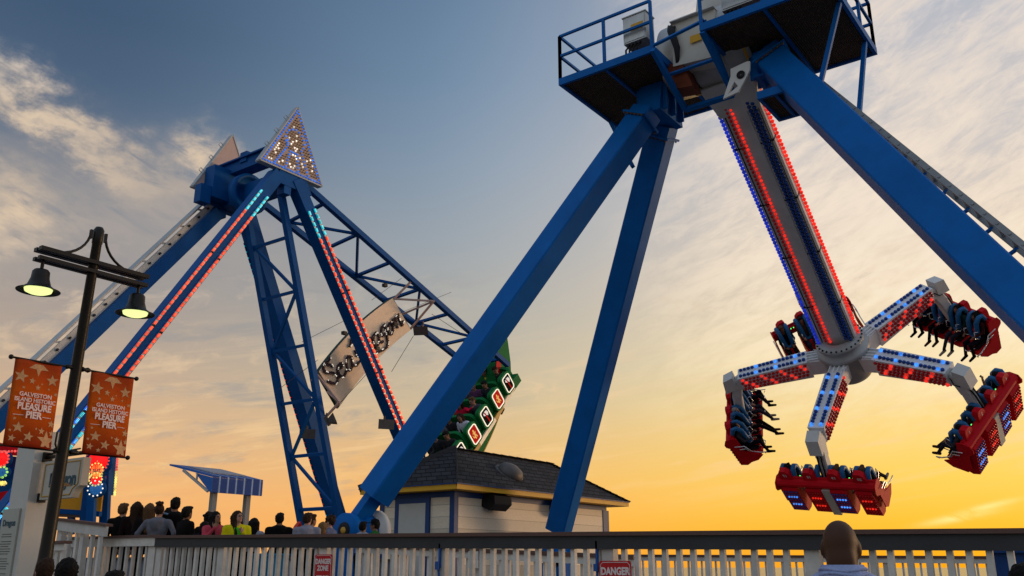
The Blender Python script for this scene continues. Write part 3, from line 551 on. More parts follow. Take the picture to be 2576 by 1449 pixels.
# triangle signs
def tri(x, lit):
    AP, BL, BR = Vector((15.17, 14.27)), Vector((14.02, 12.17)), Vector((16.27, 12.16))
    m = MB(); m.prism([BL, BR, AP], lambda y, z, t: Vector((t, y, z)), x, x+.16, 0)
    for p, q in ((BL, BR), (BR, AP), (AP, BL)): m.beam((x+.08, p.x, p.y), (x+.08, q.x, q.y), .2, .035, 2)
    for t in (.25, .5, .75):
        p = BL.lerp(AP, t); m.path([(x+.08, p.x-.0, p.y), (x+.08, p.x-.12, p.y+.06), (x+.08, p.x-.06, p.y+.16), (x+.08, p.x+.05, p.y+.1)], .012, 5, 2)
    o = m.build('triangle_sign', [trif if lit else trib, bulbK, greym], ship)
    if not lit: return
    G_ = {0: [], 1: [], 2: []}; X = x+.18; C = (AP+BL+BR)/3
    taken = []
    def put(p, k):
        if any((p-q).length < .066 for q in taken): return
        taken.append(p); G_[k].append(p)
    def line(p, q, k, st=.098):
        n = max(1, round((q-p).length/st))
        for i in range(n+1): put(p.lerp(q, i/n), k)
    ins = lambda f: [C+(v-C)*f for v in (BL, BR, AP)]
    b1, b2, b3 = ins(.91); line(b1, b2, 0); line(b2, b3, 0); line(b3, b1, 0)
    cc = Vector((15.16, 13.18))
    for i in range(13): t = R(-42+264*i/12); put(cc+Vector((math.cos(t), math.sin(t)))*.34, 0)
    for p, q in (((14.92, 12.93), (14.52, 12.3)), ((15.02, 12.8), (14.9, 12.3)), ((15.28, 12.8), (15.35, 12.3)), ((15.4, 12.95), (15.72, 12.3)), ((15.02, 12.8), (15.28, 12.8)), ((14.92, 12.93), (14.88, 13.2))): line(Vector(p), Vector(q), 0)
    z = 12.26; r_ = 0
    while z < 14.0:
        y = 14.0+(.045 if r_ % 2 else 0)
        while y < 16.3:
            p = Vector((y, z)); f = [(b-a).x*(p-a).y-(b-a).y*(p-a).x for a, b in ((b1, b2), (b2, b3), (b3, b1))]
            if min(f) > .03:
                put(p, 1 if random.random() < .2 else 2)
            y += .086
        z += .078; r_ += 1
    for k, nm, ms in ((0, 'blue_bulbs', bulbBl2), (1, 'white_bulbs', bulbW), (2, 'amber_bulbs', bulbK)):
        mm = MB()
        for p in G_[k]: mm.ball((X, p.x, p.y), (.029, .023, .02)[k], 0, 6, 4)
        mm.build(nm, ms, o)
trib = mat('triangle_back', (.55, .40, .35), .6, 0, .1, 5, .05)  # pink tint puts the warm light on this face into the paint
trif = mat('triangle_face', (.48, .34, .23), .5, 0, .12, 5, .05)
bulbBl2 = mat('sky_blue_bulb_lit', (.02, .12, .5), .25, 0, 0, 5, emit=(.02, .17, .75), es=.9)
tri(-19.0, True)
tri(-21.98, False)
# arms: lattice between a near and a far chord
SX0, SX1 = -19.3, -20.9; AN = 27.4
for sg in (1, -1):
    m = MB(SM); ca, sa = math.cos(R(AN)), math.sin(R(AN)); dr = Vector((0, sg*sa, -ca)); pr = Vector((0, sg*ca, sa))
    P = lambda r, x, o=0: dr*r+pr*o+Vector((x, 0, 0))
    oN, oF = (.45, .12) if sg > 0 else (.12, .1)
    for x, o, w in ((SX0, oN, .17), (SX1, oF, .17)): m.beam(P(.4, x, o), P(11.35, x, 0), w, w)
    rs = [1.6+1.55*i for i in range(7)]
    for i, r_ in enumerate(rs):
        f = (11.35-r_)/10.95; m.beam(P(r_, SX0-.08, oN*f), P(r_, SX1+.08, oF*f), .09, .09)
        if i < 6:
            r2 = rs[i+1]; f2 = (11.35-r2)/10.95
            if i % 2: m.beam(P(r_, SX0-.08, oN*f), P(r2, SX1+.08, oF*f2), .075, .075)
            else: m.beam(P(r_, SX1+.08, oF*f), P(r2, SX0-.08, oN*f2), .075, .075)
    m.build('swing_arm', blue2, ship)
# hull
hx0, hx1 = -21.15, -19.35; hc = (hx0+hx1)/2
m = MB(SM); NS = 28; sec = []
for i in range(NS+1):
    s = -5.45+10.9*i/NS; kz = -11.68+.031*s*s; wz = (hx1-hx0)/2*(1-.35*(abs(s)/5.45)**4); gz = -10.98+.012*s*s*.5
    sec.append([(hc+wz*u, s, z) for u, z in ((-1, gz), (-.97, gz-.2), (-.95, (kz*.75+gz*.25)), (-.86, kz), (.86, kz), (.95, kz*.75+gz*.25), (.97, gz-.2), (1, gz))])
vs_ = [p for r_ in sec for p in r_]; fs_ = [(i*8+j, i*8+j+1, (i+1)*8+j+1, (i+1)*8+j) for i in range(NS) for j in range(7)]
m.add(vs_, fs_, 0, True); m.add([p for r_ in sec for p in (r_[0], r_[7])], [(2*i, 2*i+1, 2*i+3, 2*i+2) for i in range(NS)], 0)
m.add(sec[0], [tuple(range(8))], 0); m.add(sec[-1], [tuple(range(8))], 0)
hull = m.build('ship_hull', green, ship)
for xs in (hx1+.03, hx0-.03):
    m = MB(SM)
    for i in range(16):
        s0 = -5.2+10.4*i/16; s1 = s0+10.4/16-.012; z0 = -11.14+.010*s0*s0; z1 = -11.14+.010*s1*s1
        m.hexa([(xs-.03, s0, z0-.07), (xs+.03, s0, z0-.07), (xs+.03, s1, z1-.07), (xs-.03, s1, z1-.07), (xs-.03, s0, z0+.07), (xs+.03, s0, z0+.07), (xs+.03, s1, z1+.07), (xs-.03, s1, z1+.07)], 1 if i % 3 == 1 else 0)
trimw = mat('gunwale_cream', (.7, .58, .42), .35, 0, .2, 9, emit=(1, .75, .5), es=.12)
for xs in (hx1+.03, hx0-.03):
    m = MB(SM)
    for i in range(16):
        s0 = -5.2+10.4*i/16; s1 = s0+10.4/16-.012; z0 = -11.14+.010*s0*s0; z1 = -11.14+.010*s1*s1
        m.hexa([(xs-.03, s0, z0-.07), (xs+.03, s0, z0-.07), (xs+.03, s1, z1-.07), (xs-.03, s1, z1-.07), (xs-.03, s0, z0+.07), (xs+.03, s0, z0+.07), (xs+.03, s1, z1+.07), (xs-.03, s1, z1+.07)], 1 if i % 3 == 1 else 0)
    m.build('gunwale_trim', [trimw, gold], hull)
m = MB(SM); m.path([(hx1-.12-.25*(abs(-5.45+.545*i)/5.45)**4, -5.45+.545*i, -11.67+.031*(-5.45+.545*i)**2) for i in range(21)], .035, 6); m.build('keel_line', gold, hull)
def rrect(w, h, r, n=5):
    out = []
    for cx, cy, a0 in ((w/2-r, h/2-r, 0), (-w/2+r, h/2-r, 90), (-w/2+r, -h/2+r, 180), (w/2-r, -h/2+r, 270)):
        out += [(cx+r*math.cos(R(a0+90*i/n)), cy+r*math.sin(R(a0+90*i/n))) for i in range(n+1)]
    return out
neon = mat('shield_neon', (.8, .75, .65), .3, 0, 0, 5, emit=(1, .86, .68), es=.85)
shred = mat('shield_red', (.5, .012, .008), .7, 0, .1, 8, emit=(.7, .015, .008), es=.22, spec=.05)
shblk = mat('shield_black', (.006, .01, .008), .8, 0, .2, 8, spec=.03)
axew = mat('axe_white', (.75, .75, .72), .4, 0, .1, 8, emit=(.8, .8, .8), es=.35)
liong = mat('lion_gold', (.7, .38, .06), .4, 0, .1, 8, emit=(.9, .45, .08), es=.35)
SROW = [.93, 1.9, 2.85, 3.82, 4.72]
lion = [(-.05, -.24), (.02, -.2), (.0, -.1), (.06, -.12), (.12, -.22), (.16, -.2), (.1, -.06), (.05, .02), (.12, .03), (.16, .1), (.1, .08), (.04, .1), (.06, .16), (.02, .24), (-.05, .22), (-.08, .15), (-.03, .1), (-.12, .12), (-.16, .06), (-.08, .06), (-.06, .0), (-.1, -.08), (-.17, -.06), (-.2, .04), (-.23, .0), (-.2, -.12), (-.1, -.14)]
for sg in (1, -1):
    for i, s in enumerate(SROW):
        h_ = -10.66+.006*s*s
        Fm = SM @ frame((hx1+.02, sg*s, h_), (0, 1, 0), (0, 0, 1))
        b = MB(Fm); b.prism(rrect(.64, .76, .15), lambda x, y, t: (x, y, t), -.1, .06); o = b.build('shield', green, hull)
        b = MB(Fm); P1, P0 = rrect(.50, .61, .1), rrect(.456, .566, .085); k = len(P1)
        vv = [(x, y, .061) for x, y in P1]+[(x, y, .061) for x, y in P0]+[(x, y, .09) for x, y in P1]+[(x, y, .09) for x, y in P0]
        ff = []
        for j in range(k): jn = (j+1) % k; ff += [(j, jn, 2*k+jn, 2*k+j), (k+jn, k+j, 3*k+j, 3*k+jn), (2*k+j, 2*k+jn, 3*k+jn, 3*k+j)]
        b.add(vv, ff); b.build('neon_outline', neon, o)
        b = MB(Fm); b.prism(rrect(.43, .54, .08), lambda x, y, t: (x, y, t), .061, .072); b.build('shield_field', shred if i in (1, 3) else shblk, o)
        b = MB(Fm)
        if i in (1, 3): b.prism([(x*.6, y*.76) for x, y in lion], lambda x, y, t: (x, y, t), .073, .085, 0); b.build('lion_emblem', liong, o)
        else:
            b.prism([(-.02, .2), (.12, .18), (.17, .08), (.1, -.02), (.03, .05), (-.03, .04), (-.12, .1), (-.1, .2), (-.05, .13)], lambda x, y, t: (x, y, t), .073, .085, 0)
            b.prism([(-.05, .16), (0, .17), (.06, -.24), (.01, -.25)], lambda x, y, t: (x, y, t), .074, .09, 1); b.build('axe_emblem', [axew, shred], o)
# seats
for sg in (1, -1):
    for s in SROW:
        y0 = sg*(s+.52); m = MB(SM)
        pr = rrect(hx1-hx0-.14, .84, .28, 6)
        m.prism(pr, lambda x, z, t: (hc+x, t, -10.62+z), y0, y0+sg*.13)
        m.box((hx0+.12, min(y0, y0-sg*.5), -11.12), (hx1-.12, max(y0, y0-sg*.5), -11.0)); m.build('seat_row', green, hull)
        m = MB(SM); yb = sg*(s-.08); m.path([(hx0+.1, yb, -10.98), (hx0+.14, yb, -10.72), (hx1-.14, yb, -10.72), (hx1-.1, yb, -10.98)], .025, 6); m.build('lap_bar', steel, hull)
# curled tail at the raised end, dragon neck with red fins at the low end
tail = [(5.0, -10.75), (5.3, -10.2), (5.75, -9.75), (6.5, -9.15), (7.3, -8.85), (7.75, -9.0), (7.5, -9.2), (7.05, -9.45), (6.75, -9.95), (6.4, -10.5), (6.0, -10.95), (5.5, -11.2)]
m = MB(SM); m.prism(tail, lambda s, h, x: (x, s-.35, h+.05), hc-.5, hc+.45); m.ball((hc, 6.95, -8.85), .2, 0, 8, 6, (1.6, 1, 1))
for q in range(9):
    t = q/8; m.ball((hc, 5.9+.95*t-.2, -10.65+1.6*t), .09, 0, 6, 4, (5, 1, 1))
tl = m.build('dragon_tail', green, hull)
m = MB(SM); m.box((hx0-.05, 5.0, -10.95), (hx1+.1, 5.45, -10.62)); m.build('end_cap', green, hull)
m = MB(SM); m.prism([(5.35, -10.1), (5.8, -9.7), (5.9, -9.95), (5.5, -10.4)], lambda s, h, x: (x, s-.3, h), hc+.47, hc+.49); m.build('red_stripe', redp, tl)
m = MB(); c0 = Vector((-20.2, 17.55, 1.55)); m.path([(-20.2, 18.35, 1.4), (-20.2, 18.0, 1.85), (-20.2, 17.6, 2.0), (-20.2, 17.2, 1.95), (-20.2, 16.85, 1.8), (-20.2, 16.7, 1.4)], [.5, .45, .38, .36, .3, .16], 12); m.ball((-20.2, 16.6, 1.5), .3, 0, 10, 8, (1, 1.5, .8)); nk = m.build('dragon_neck', green, hull)
for y, z, h_ in ((16.98, 2.2, .34), (17.38, 2.3, .46), (17.82, 2.2, .38)):
    m = MB(); pr = [(-.2, -.1), (-.18, .25), (-.05, .75), (.06, 1.0), (.16, .6), (.21, .2), (.2, -.1)]
    m.prism([(y+x, z+k*h_) for x, k in pr], lambda a_, b_, t: (t, a_, b_), -20.27, -20.13); m.build('dragon_fin', mat('fin_red', (.6, .03, .015), .4, 0, .15, 6), nk)
bulbW2 = mat('cream_bulb_lit', (.8, .75, .65), .3, 0, 0, 5, emit=(1, .9, .75), es=.8)
# name sign between the arms
SGX = -19.7
def arch(s, h, sag): return h+sag*(1-(s/2.1)**2)
top = [(s, arch(s, -5.12, .17)) for s in np.linspace(-2.1, 2.1, 15)]; bot = [(s, arch(s, -6.40, .15)) for s in np.linspace(2.12, -2.12, 15)]
m = MB(SM); m.prism(top+bot, lambda s, h, x: (x, s, h), SGX-.14, SGX-.02); sgo = m.build('name_board', mat('board_edge', (.02, .05, .03), .5), ship)
m = MB(SM); f_ = lambda L, k: [(s*(1-k), h+(k*.6 if h < -5.8 else -k*.6)) for s, h in L]
m.prism(f_(top, .018)+f_(bot, .018), lambda s, h, x: (x, s, h), SGX-.019, SGX); m.build('glitter_face', signface, sgo)
STK = [[(315, 790), (290, 830), (250, 860), (235, 900), (250, 945), (285, 965), (330, 960), (370, 975), (405, 1010), (400, 1050), (375, 1085), (340, 1080), (305, 1060), (285, 1055)], [(255, 860), (290, 870), (330, 875), (345, 900)],
       [(400, 920), (440, 905), (460, 870), (435, 850), (405, 880), (395, 925), (410, 975), (440, 1010), (470, 1000), (490, 960), (505, 925)],
       [(560, 790), (520, 770), (500, 810), (500, 870), (515, 925), (540, 940), (560, 900), (565, 850), (560, 800)], [(565, 850), (580, 880), (605, 885), (650, 830)],
       [(535, 665), (560, 630), (550, 590), (620, 555), (690, 570), (735, 640), (725, 720), (680, 770), (620, 770), (600, 705)], [(620, 590), (640, 680), (650, 780)],
       [(750, 570), (770, 610), (795, 655)], [(765, 600), (785, 560), (805, 570)],
       [(835, 505), (805, 540), (805, 600), (822, 650), (850, 660), (868, 605), (868, 545), (840, 508)], [(868, 600), (890, 622), (920, 600)],
       [(930, 415), (898, 450), (892, 510), (910, 550), (935, 520), (945, 465), (932, 420)], [(945, 470), (960, 560), (970, 620), (960, 665), (920, 700), (870, 720), (825, 740)],
       [(1000, 390), (975, 420), (972, 480), (987, 530), (1010, 525), (1030, 470), (1020, 415), (1002, 390)], [(1020, 365), (1050, 345), (1088, 300)], [(1050, 350), (1066, 400), (1080, 460)], [(1085, 320), (1102, 370), (1130, 430), (1146, 370)]]
STROKES = [[onX((1130+x*.3312)*.67083, (1080+y*.3312)*.67083, SGX) for x, y in st] for st in STK]
nb_ = 0; lbk = mat('letter_backing', (.03, .02, .03), .6)
for st in STROKES:
    st = [Vector((SGX+.03, p.y, p.z)) for p in st]
    m = MB(); m.path(st, .032, 6)
    L_ = 0
    for p, q_ in zip(st[:-1], st[1:]):
        d = (q_-p); l = d.length; d.normalize(); n = Vector((1, 0, 0)).cross(d)
        while L_ < l:
            for o_ in (-.026, .026):
                nb_ += 1; w_ = (nb_*7 % 13) < 2; m.ball(p+d*L_+n*o_+Vector((.03, 0, 0)), .019 if w_ else .022, 2 if w_ else 1, 6, 4)
            L_ += .052
        L_ -= l
    m.build('script_letter', [lbk, bulbP, bulbW2], sgo)
# pink light frames holding the sign, floodlights and guy wires
pk = mat('sign_bracket', (.5, .33, .27), .6, 0, .15, 6)
for sg in (1, -1):
    m = MB(SM); e1 = Vector((SGX-.05, sg*2.14, -5.2)); e2 = Vector((SGX-.05, sg*2.14, -6.38)); a1 = Vector((SX0, sg*2.75, -5.0)); a2 = Vector((SX0, sg*3.1, -6.1)); tip = Vector((SGX+.9, sg*2.75, -5.85))
    for p, q_ in ((e1, a1), (e1, tip), (e2, tip), (Vector((SGX-.05, sg*2.14, -5.8)), tip), (tip, a2)): m.beam(p, q_, .055, .055)
    br = m.build('sign_bracket', pk, sgo)
def flood(p, par, aim):
    m = MB(); p = Vector(p); aim = Vector(aim).normalized(); e = Vector((0, 0, 1)).cross(aim).normalized(); u = aim.cross(e)
    w0, w1, d_ = .1, .24, .2
    m.add([p+e*sx*w0+u*sy*w0*.6 for sx, sy in ((-1, -1), (1, -1), (1, 1), (-1, 1))]+[p+aim*d_+e*sx*w1+u*sy*w1*.6 for sx, sy in ((-1, -1), (1, -1), (1, 1), (-1, 1))], [(0, 1, 2, 3), (4, 5, 6, 7), (0, 1, 5, 4), (1, 2, 6, 5), (2, 3, 7, 6), (3, 0, 4, 7)])
    m.beam(p-aim*.02+u*.12, p-aim*.02-u*.12, .08, .06); m.path([p, p-aim*.12+Vector((0, 0, .12)), p-aim*.05+Vector((0, 0, .25))], .03, 6)
    return m.build('floodlight', mat('floodlight_body', (.12, .1, .09), .5, .2, .2, 6), par)
flood(onX(968, 1068, -18.9), nl2, (.8, -.5, -.1)); flood(onX(772, 1092, -21.5), fl2, (.8, -.6, -.1)); flood(onX(1062, 828, -18.9), sgo, (.3, -.6, -.4)); flood(onX(826, 1060, -18.9), sgo, (.6, .6, .4))
m = MB()
for a_, b_ in (((1135, 735), (1000, 790)), ((1178, 850), (1086, 790)), ((1040, 845), (985, 935)), ((935, 755), (1010, 700)), ((800, 905), (700, 980)), ((845, 1025), (955, 905)), ((870, 805), (760, 860))):
    m.path([onX(*a_, -19.45), onX(*b_, -19.45)], .008, 4)
m.build('guy_wires', dark, sgo)
for uv in ((968, 718), (866, 838), (948, 876), (993, 815)):
    MB().cbox(onX(*uv, -19.5), (.12, .14, .1)).build('wire_clamp', dark, sgo)
# ------------------------------------------------------------------ ramp fence along the deck edge
FY = 9.2
def rail_z(x): return 1.855-.0144*x
wfence = mat('white_fence_paint', (.66, .62, .56), .6, 0, .2, 4.5, .15, rnd=.22)
wdark = wood('rail_cap_wood', (.10, .046, .032), 2, 5, .6, 0)
fasc = mat('charcoal_fascia', (.04, .04, .042), .6, 0, .18, 2.5, .12)
def fence(name, label, p0, p1, zf, zbot, sp, bw, posts, beam_h, beam_m, cap=(.16, .045), group=None, bulk=False):
    """cap rail, beam, posts and balusters between two ground points; zf(t) gives the height of the cap's top"""
    p0 = Vector((*p0, 0)); p1 = Vector((*p1, 0)); L = (p1-p0).length; d = (p1-p0).normalized(); n = Vector((d.y, -d.x, 0)); n = n if n.y < 0 or (n.y == 0 and n.x > 0) else -n
    root = thing(name, label, 'fence', p0+Vector((0, 0, zbot)), group)
    at = lambda t, z, o=0: p0+d*t+n*o+Vector((0, 0, z))
    def bar(t0, t1, za, zb, o0, o1, mb):
        z0, z1 = zf(t0/L), zf(t1/L)
        mb.hexa([at(t0, z0+za, o0), at(t1, z1+za, o0), at(t1, z1+za, o1), at(t0, z0+za, o1), at(t0, z0+zb, o0), at(t1, z1+zb, o0), at(t1, z1+zb, o1), at(t0, z0+zb, o1)])
    m = MB(); bar(0, L, -cap[1], 0, cap[0]/2, -cap[0]/2, m); m.build('cap_rail', wdark, root)
    m = MB(); bar(0, L, -cap[1]-beam_h, -cap[1]-.001, .045, .005, m); m.build('top_beam', beam_m, root)
    m = MB(); bar(0, L, zbot-zf(0)+.08, zbot-zf(0)+.17, .03, -.01, m); m.build('bottom_rail', wfence, root)
    for t, w in posts:
        z = zf(t/L); m = MB(); m.hexa([at(t-w/2, zbot, .0), at(t+w/2, zbot, .0), at(t+w/2, zbot, -.11), at(t-w/2, zbot, -.11), at(t-w/2, z-cap[1]-.003, .0), at(t+w/2, z-cap[1]-.003, .0), at(t+w/2, z-cap[1]-.003, -.11), at(t-w/2, z-cap[1]-.003, -.11)]); m.build('post', wfence, root)
    k = int(L/sp); todo = []
    for i in range(k):
        t = sp*(i+.5)
        if any(abs(t-q) < w/2+bw*.6 for q, w in posts): continue
        todo.append(t)
    def bal(t, m):
        z = zf(t/L)-cap[1]-.004; zb = zbot+.02; j = random.uniform(-.007, .007); tb = t+random.uniform(-.012, .012); t += j      # nailed on by hand, none quite true
        m.hexa([at(tb-bw/2, zb, .0), at(tb+bw/2, zb, .0), at(tb+bw/2, zb, -bw), at(tb-bw/2, zb, -bw), at(t-bw/2, z, .0), at(t+bw/2, z, .0), at(t+bw/2, z, -bw), at(t-bw/2, z, -bw)])
    todo.sort(key=lambda t: (at(t, 1.5)-EYE).length)
    for t in todo[:96]: m = MB(); bal(t, m); m.build('baluster', wfence, root)
    if len(todo) > 96:
        m = MB()
        for t in todo[96:]: bal(t, m)
        tag(m.build('balusters', wfence, root), kind='stuff')
    return root
X0, X1 = -14.2, 3.2
fence('ramp_fence', 'long white picket fence with charcoal beam and brown cap rail across the foreground', 'x' and (X0, FY), (X1, FY), lambda t: rail_z(X0+(X1-X0)*t), .98, .168, .055,
      [(q-X0, .15) for q in (-14.12, -12.45, -10.1, -7.9, -5.42, -3.1, -.78, 1.6)], .145, fasc)
X2, X3 = -17.2, -14.205
fence('ramp_fence', 'short white fence section with white beam below the crowd, left of the dark beam', (X2, FY), (X3, FY), lambda t: 2.085-.012*t, .98, .2, .05, [(.1, .14), (1.3, .16), (2.86, .2)], .14, wfence)
fence('deck_fence', 'thin far fence with red brown cap along the sea edge of the deck', (-13.4, 22.5), (6, 22.5), lambda t: 1.885-.22*t, .98, .19, .045, [(q, .11) for q in np.arange(.3, 19.3, 2.4)], .1, wfence, (.14, .06))
fence('queue_fence', 'white queue fence with brown cap between ramp fence and booth', (-12.2, 12), (-6.6, 12), lambda t: 1.95-.235*t, .98, .17, .045, [(.1, .12), (2.7, .12), (5.5, .12)], .1, wfence, (.14, .06))
# stair railings behind, at the left
fence('stair_fence', 'sloping white stair railing with brown cap left of the crowd', tuple(onD(150, 1303, 17.0))[:2], tuple(onD(275, 1318, 16.2))[:2], lambda t: onD(150, 1303, 17.0).z*(1-t)+onD(275, 1318, 16.2).z*t, 1.0, .23, .06, [(.06, .14), (.75, .1)], .17, wfence)
fence('stair_fence', 'low white landing railing beside the lamp post, under the yellow panel', tuple(onD(120, 1362, 15.0))[:2], tuple(onD(170, 1364, 14.6))[:2], lambda t: onD(140, 1362, 15).z, .6, .2, .06, [(.06, .1), (.34, .1)], .1, wfence)

# ------------------------------------------------------------------ ticket booth with hipped shingle roof
bx1, by0, by1, bx0 = -14.7, 17.6, 24.9, -17.1; bz = 3.42
booth = thing('ticket_booth', 'white clapboard booth with blue corner boards, yellow eaves and dark shingle roof', 'booth', ((bx0+bx1)/2, (by0+by1)/2, DECK))
clap = wood('clapboard', (.76, .66, .5), 2, .29, .6, .035, .45)
MB().box((bx0, by0, DECK), (bx1, by1, bz-.12)).build('wall', clap, booth)
for x, y in ((bx1, by0), (bx1, by1), (bx0, by0)):
    m = MB(); m.box((x-.17, y-.17, DECK), (x+.025, y+.17, bz-.2)) if x == bx1 and y == by1 else m.box((x-.13, y-.025, DECK), (x+.025, y+.13, bz-.2)); m.build('corner_board', navyt, booth)
MB().box((bx0-.03, by0-.03, bz-.2), (bx1+.03, by1+.03, bz-.07)).build('frieze', navyt, booth)
ov = .45; ex0, ex1, ey0, ey1 = bx0-ov, bx1+ov, by0-ov, by1+ov+.25
m = MB(); m.box((ex0, ey0, bz-.06), (ex1, ey0+.03, bz+.06)); m.box((ex1-.03, ey0+.031, bz-.06), (ex1, ey1, bz+.06)); m.box((ex0, ey1-.03, bz-.06), (ex1-.031, ey1, bz+.06)); m.box((ex0, ey0+.031, bz-.06), (ex0+.03, ey1-.031, bz+.06)); m.box((ex0+.031, ey0+.031, bz-.058), (ex1-.031, ey1-.031, bz-.04))
m.build('eaves_fascia', yellow, booth)
shing = bpy.data.materials.new('shingles'); shing.use_nodes = True; t_ = shing.node_tree; b_ = t_.nodes['Principled BSDF']; b_.inputs['Roughness'].default_value = .9; b_.inputs['Specular IOR Level'].default_value = .15
tcn = t_.nodes.new('ShaderNodeTexCoord'); mpn = t_.nodes.new('ShaderNodeMapping'); bk = t_.nodes.new('ShaderNodeTexBrick')
sv = t_.nodes.new('ShaderNodeSeparateXYZ'); cb_ = t_.nodes.new('ShaderNodeCombineXYZ'); ad_ = t_.nodes.new('ShaderNodeMath'); ad_.operation = 'ADD'
t_.links.new(tcn.outputs['Object'], sv.inputs[0]); t_.links.new(sv.outputs['X'], ad_.inputs[0]); t_.links.new(sv.outputs['Y'], ad_.inputs[1]); t_.links.new(ad_.outputs[0], cb_.inputs['X']); t_.links.new(sv.outputs['Z'], cb_.inputs['Y'])
t_.links.new(cb_.outputs[0], mpn.inputs[0]); t_.links.new(mpn.outputs[0], bk.inputs['Vector'])
bk.inputs['Scale'].default_value = 1; bk.inputs['Brick Width'].default_value = .34; bk.inputs['Row Height'].default_value = .125; bk.inputs['Mortar Size'].default_value = .014; bk.inputs['Mortar Smooth'].default_value = .4
bk.inputs['Color1'].default_value = (.042, .043, .048, 1); bk.inputs['Color2'].default_value = (.022, .023, .027, 1); bk.inputs['Mortar'].default_value = (.008, .008, .009, 1)
t_.links.new(bk.outputs['Color'], b_.inputs['Base Color']); bpn = t_.nodes.new('ShaderNodeBump'); bpn.inputs['Distance'].default_value = .05; bpn.invert = True; t_.links.new(bk.outputs['Fac'], bpn.inputs['Height']); t_.links.new(bpn.outputs[0], b_.inputs['Normal'])
rx = (ex0+ex1)/2; rz = 4.62; hip = 1.9
m = MB(); a, b, c, d_ = (ex0-.03, ey0-.03, bz+.065), (ex1+.03, ey0-.03, bz+.065), (ex1+.03, ey1+.03, bz+.065), (ex0-.03, ey1+.03, bz+.065); r1, r2 = (rx, ey0+hip, rz), (rx, ey1-hip, rz)
m.add([a, b, c, d_, r1, r2], [(0, 1, 4), (1, 2, 5, 4), (2, 3, 5), (3, 0, 4, 5), (3, 2, 1, 0)]); roof = m.build('roof', shing, booth)
m = MB(); m.box((ex0-.035, ey0-.035, bz+.061), (ex1+.035, ey1+.035, bz+.085)); m.build('drip_edge', navyt, roof)
for p, q_ in ((b, r1), (a, r1), (c, r2), (r1, r2)):
    m = MB(); p = Vector(p)+Vector((0, 0, .03)); q_ = Vector(q_)+Vector((0, 0, .03)); nn_ = 12
    for i in range(nn_):
        s_ = p.lerp(q_, i/nn_); e_ = p.lerp(q_, (i+1.15)/nn_); m.beam(s_+Vector((0, 0, .0)), e_-Vector((0, 0, .015)), .2, .012, 0, (1, -1, 0) if p.x > q_.x else (1, 1, 0))
    m.build('hip_cap', mat('hip_shingle', (.045, .043, .045), .9, 0, .35, 5, .2), roof)
nrm = Vector((rz-bz, 0, (ex1-ex0)/2)).normalized(); vp = Vector(((rx*.45+ex1*.55), 20.3, bz+(rz-bz)*.45+.03))
m = MB(); FR = frame(vp, (0, 1, 0), nrm.cross(Vector((0, 1, 0)))); m.M = FR; m.lathe([(.38, 0), (.37, .06), (.3, .16), (.16, .22), (.01, .24)], (0, 0, .04), (0, 0, 1), 20); m.lathe([(.46, 0), (.46, .02), (.3, .03)], (0, 0, 0), (0, 0, 1), 20); m.build('roof_vent', mat('vent_metal', (.1, .09, .085), .55, .4, .2, 6), roof)
# door in the front wall
dx0, dx1 = -16.52, -15.60
m = MB(); m.box((dx0, by0-.05, DECK), (dx1, by0-.002, bz-.32)); dr = m.build('door', mat('door_paint', (.5, .5, .46), .5, 0, .06, 3), booth)
m = MB(); m.box((dx0-.13, by0-.06, DECK), (dx0-.002, by0-.004, bz-.2)); m.box((dx1+.002, by0-.06, DECK), (dx1+.13, by0-.004, bz-.2)); m.box((dx0-.001, by0-.06, bz-.318), (dx1+.001, by0-.004, bz-.2)); m.build('door_frame', navyt, dr)
m = MB(); m.lathe([(.01, .09), (.04, .08), (.04, .03), (.02, .0)], (dx1-.1, by0-.05, 2.05), (0, -1, 0), 10); m.build('door_handle', steel, dr)
# speakers under the eaves
for y in (19.05, 22.15):
    m = MB(); m.M = Matrix.Translation((bx1+.22, y, bz-.22)) @ Matrix.Rotation(R(18), 4, 'Y')
    m.prism([(-.2, -.22), (.1, -.25), (.24, -.04), (.16, .15), (-.2, .17)], lambda x, z, y_: (x, y_, z), -.36, .36); m.box((.0, -.05, .14), (.06, .05, .24)); m.build('loudspeaker', black, booth)
# ------------------------------------------------------------------ striped awning shelter
strp = bpy.data.materials.new('striped_canvas'); strp.use_nodes = True; t_ = strp.node_tree; b_ = t_.nodes['Principled BSDF']; b_.inputs['Roughness'].default_value = .7
tcn = t_.nodes.new('ShaderNodeTexCoord'); sv = t_.nodes.new('ShaderNodeSeparateXYZ'); t_.links.new(tcn.outputs['Object'], sv.inputs[0])
mm_ = t_.nodes.new('ShaderNodeMath'); mm_.operation = 'MULTIPLY'; mm_.inputs[1].default_value = 1/.205; fr_ = t_.nodes.new('ShaderNodeMath'); fr_.operation = 'FRACT'; t_.links.new(sv.outputs['Y'], mm_.inputs[0]); t_.links.new(mm_.outputs[0], fr_.inputs[0])
crn = t_.nodes.new('ShaderNodeValToRGB'); crn.color_ramp.interpolation = 'CONSTANT'; els = crn.color_ramp.elements; els[0].position = 0; els[0].color = (.012, .06, .26, 1); els[1].position = .62; els[1].color = (.02, .13, .45, 1)
for p_, c_ in ((.70, (.42, .5, .6)), (.86, (.02, .13, .45)), (.92, (.012, .06, .26))): e_ = els.new(p_); e_.color = (*c_, 1)
t_.links.new(fr_.outputs[0], crn.inputs[0]); t_.links.new(crn.outputs[0], b_.inputs['Base Color'])
aw = thing('awning_shelter', 'small shelter with blue striped awning roof on two pale posts behind the crowd', 'shelter', (-16.6, 12.1, DECK))
ya, yb = 11.46, 12.74
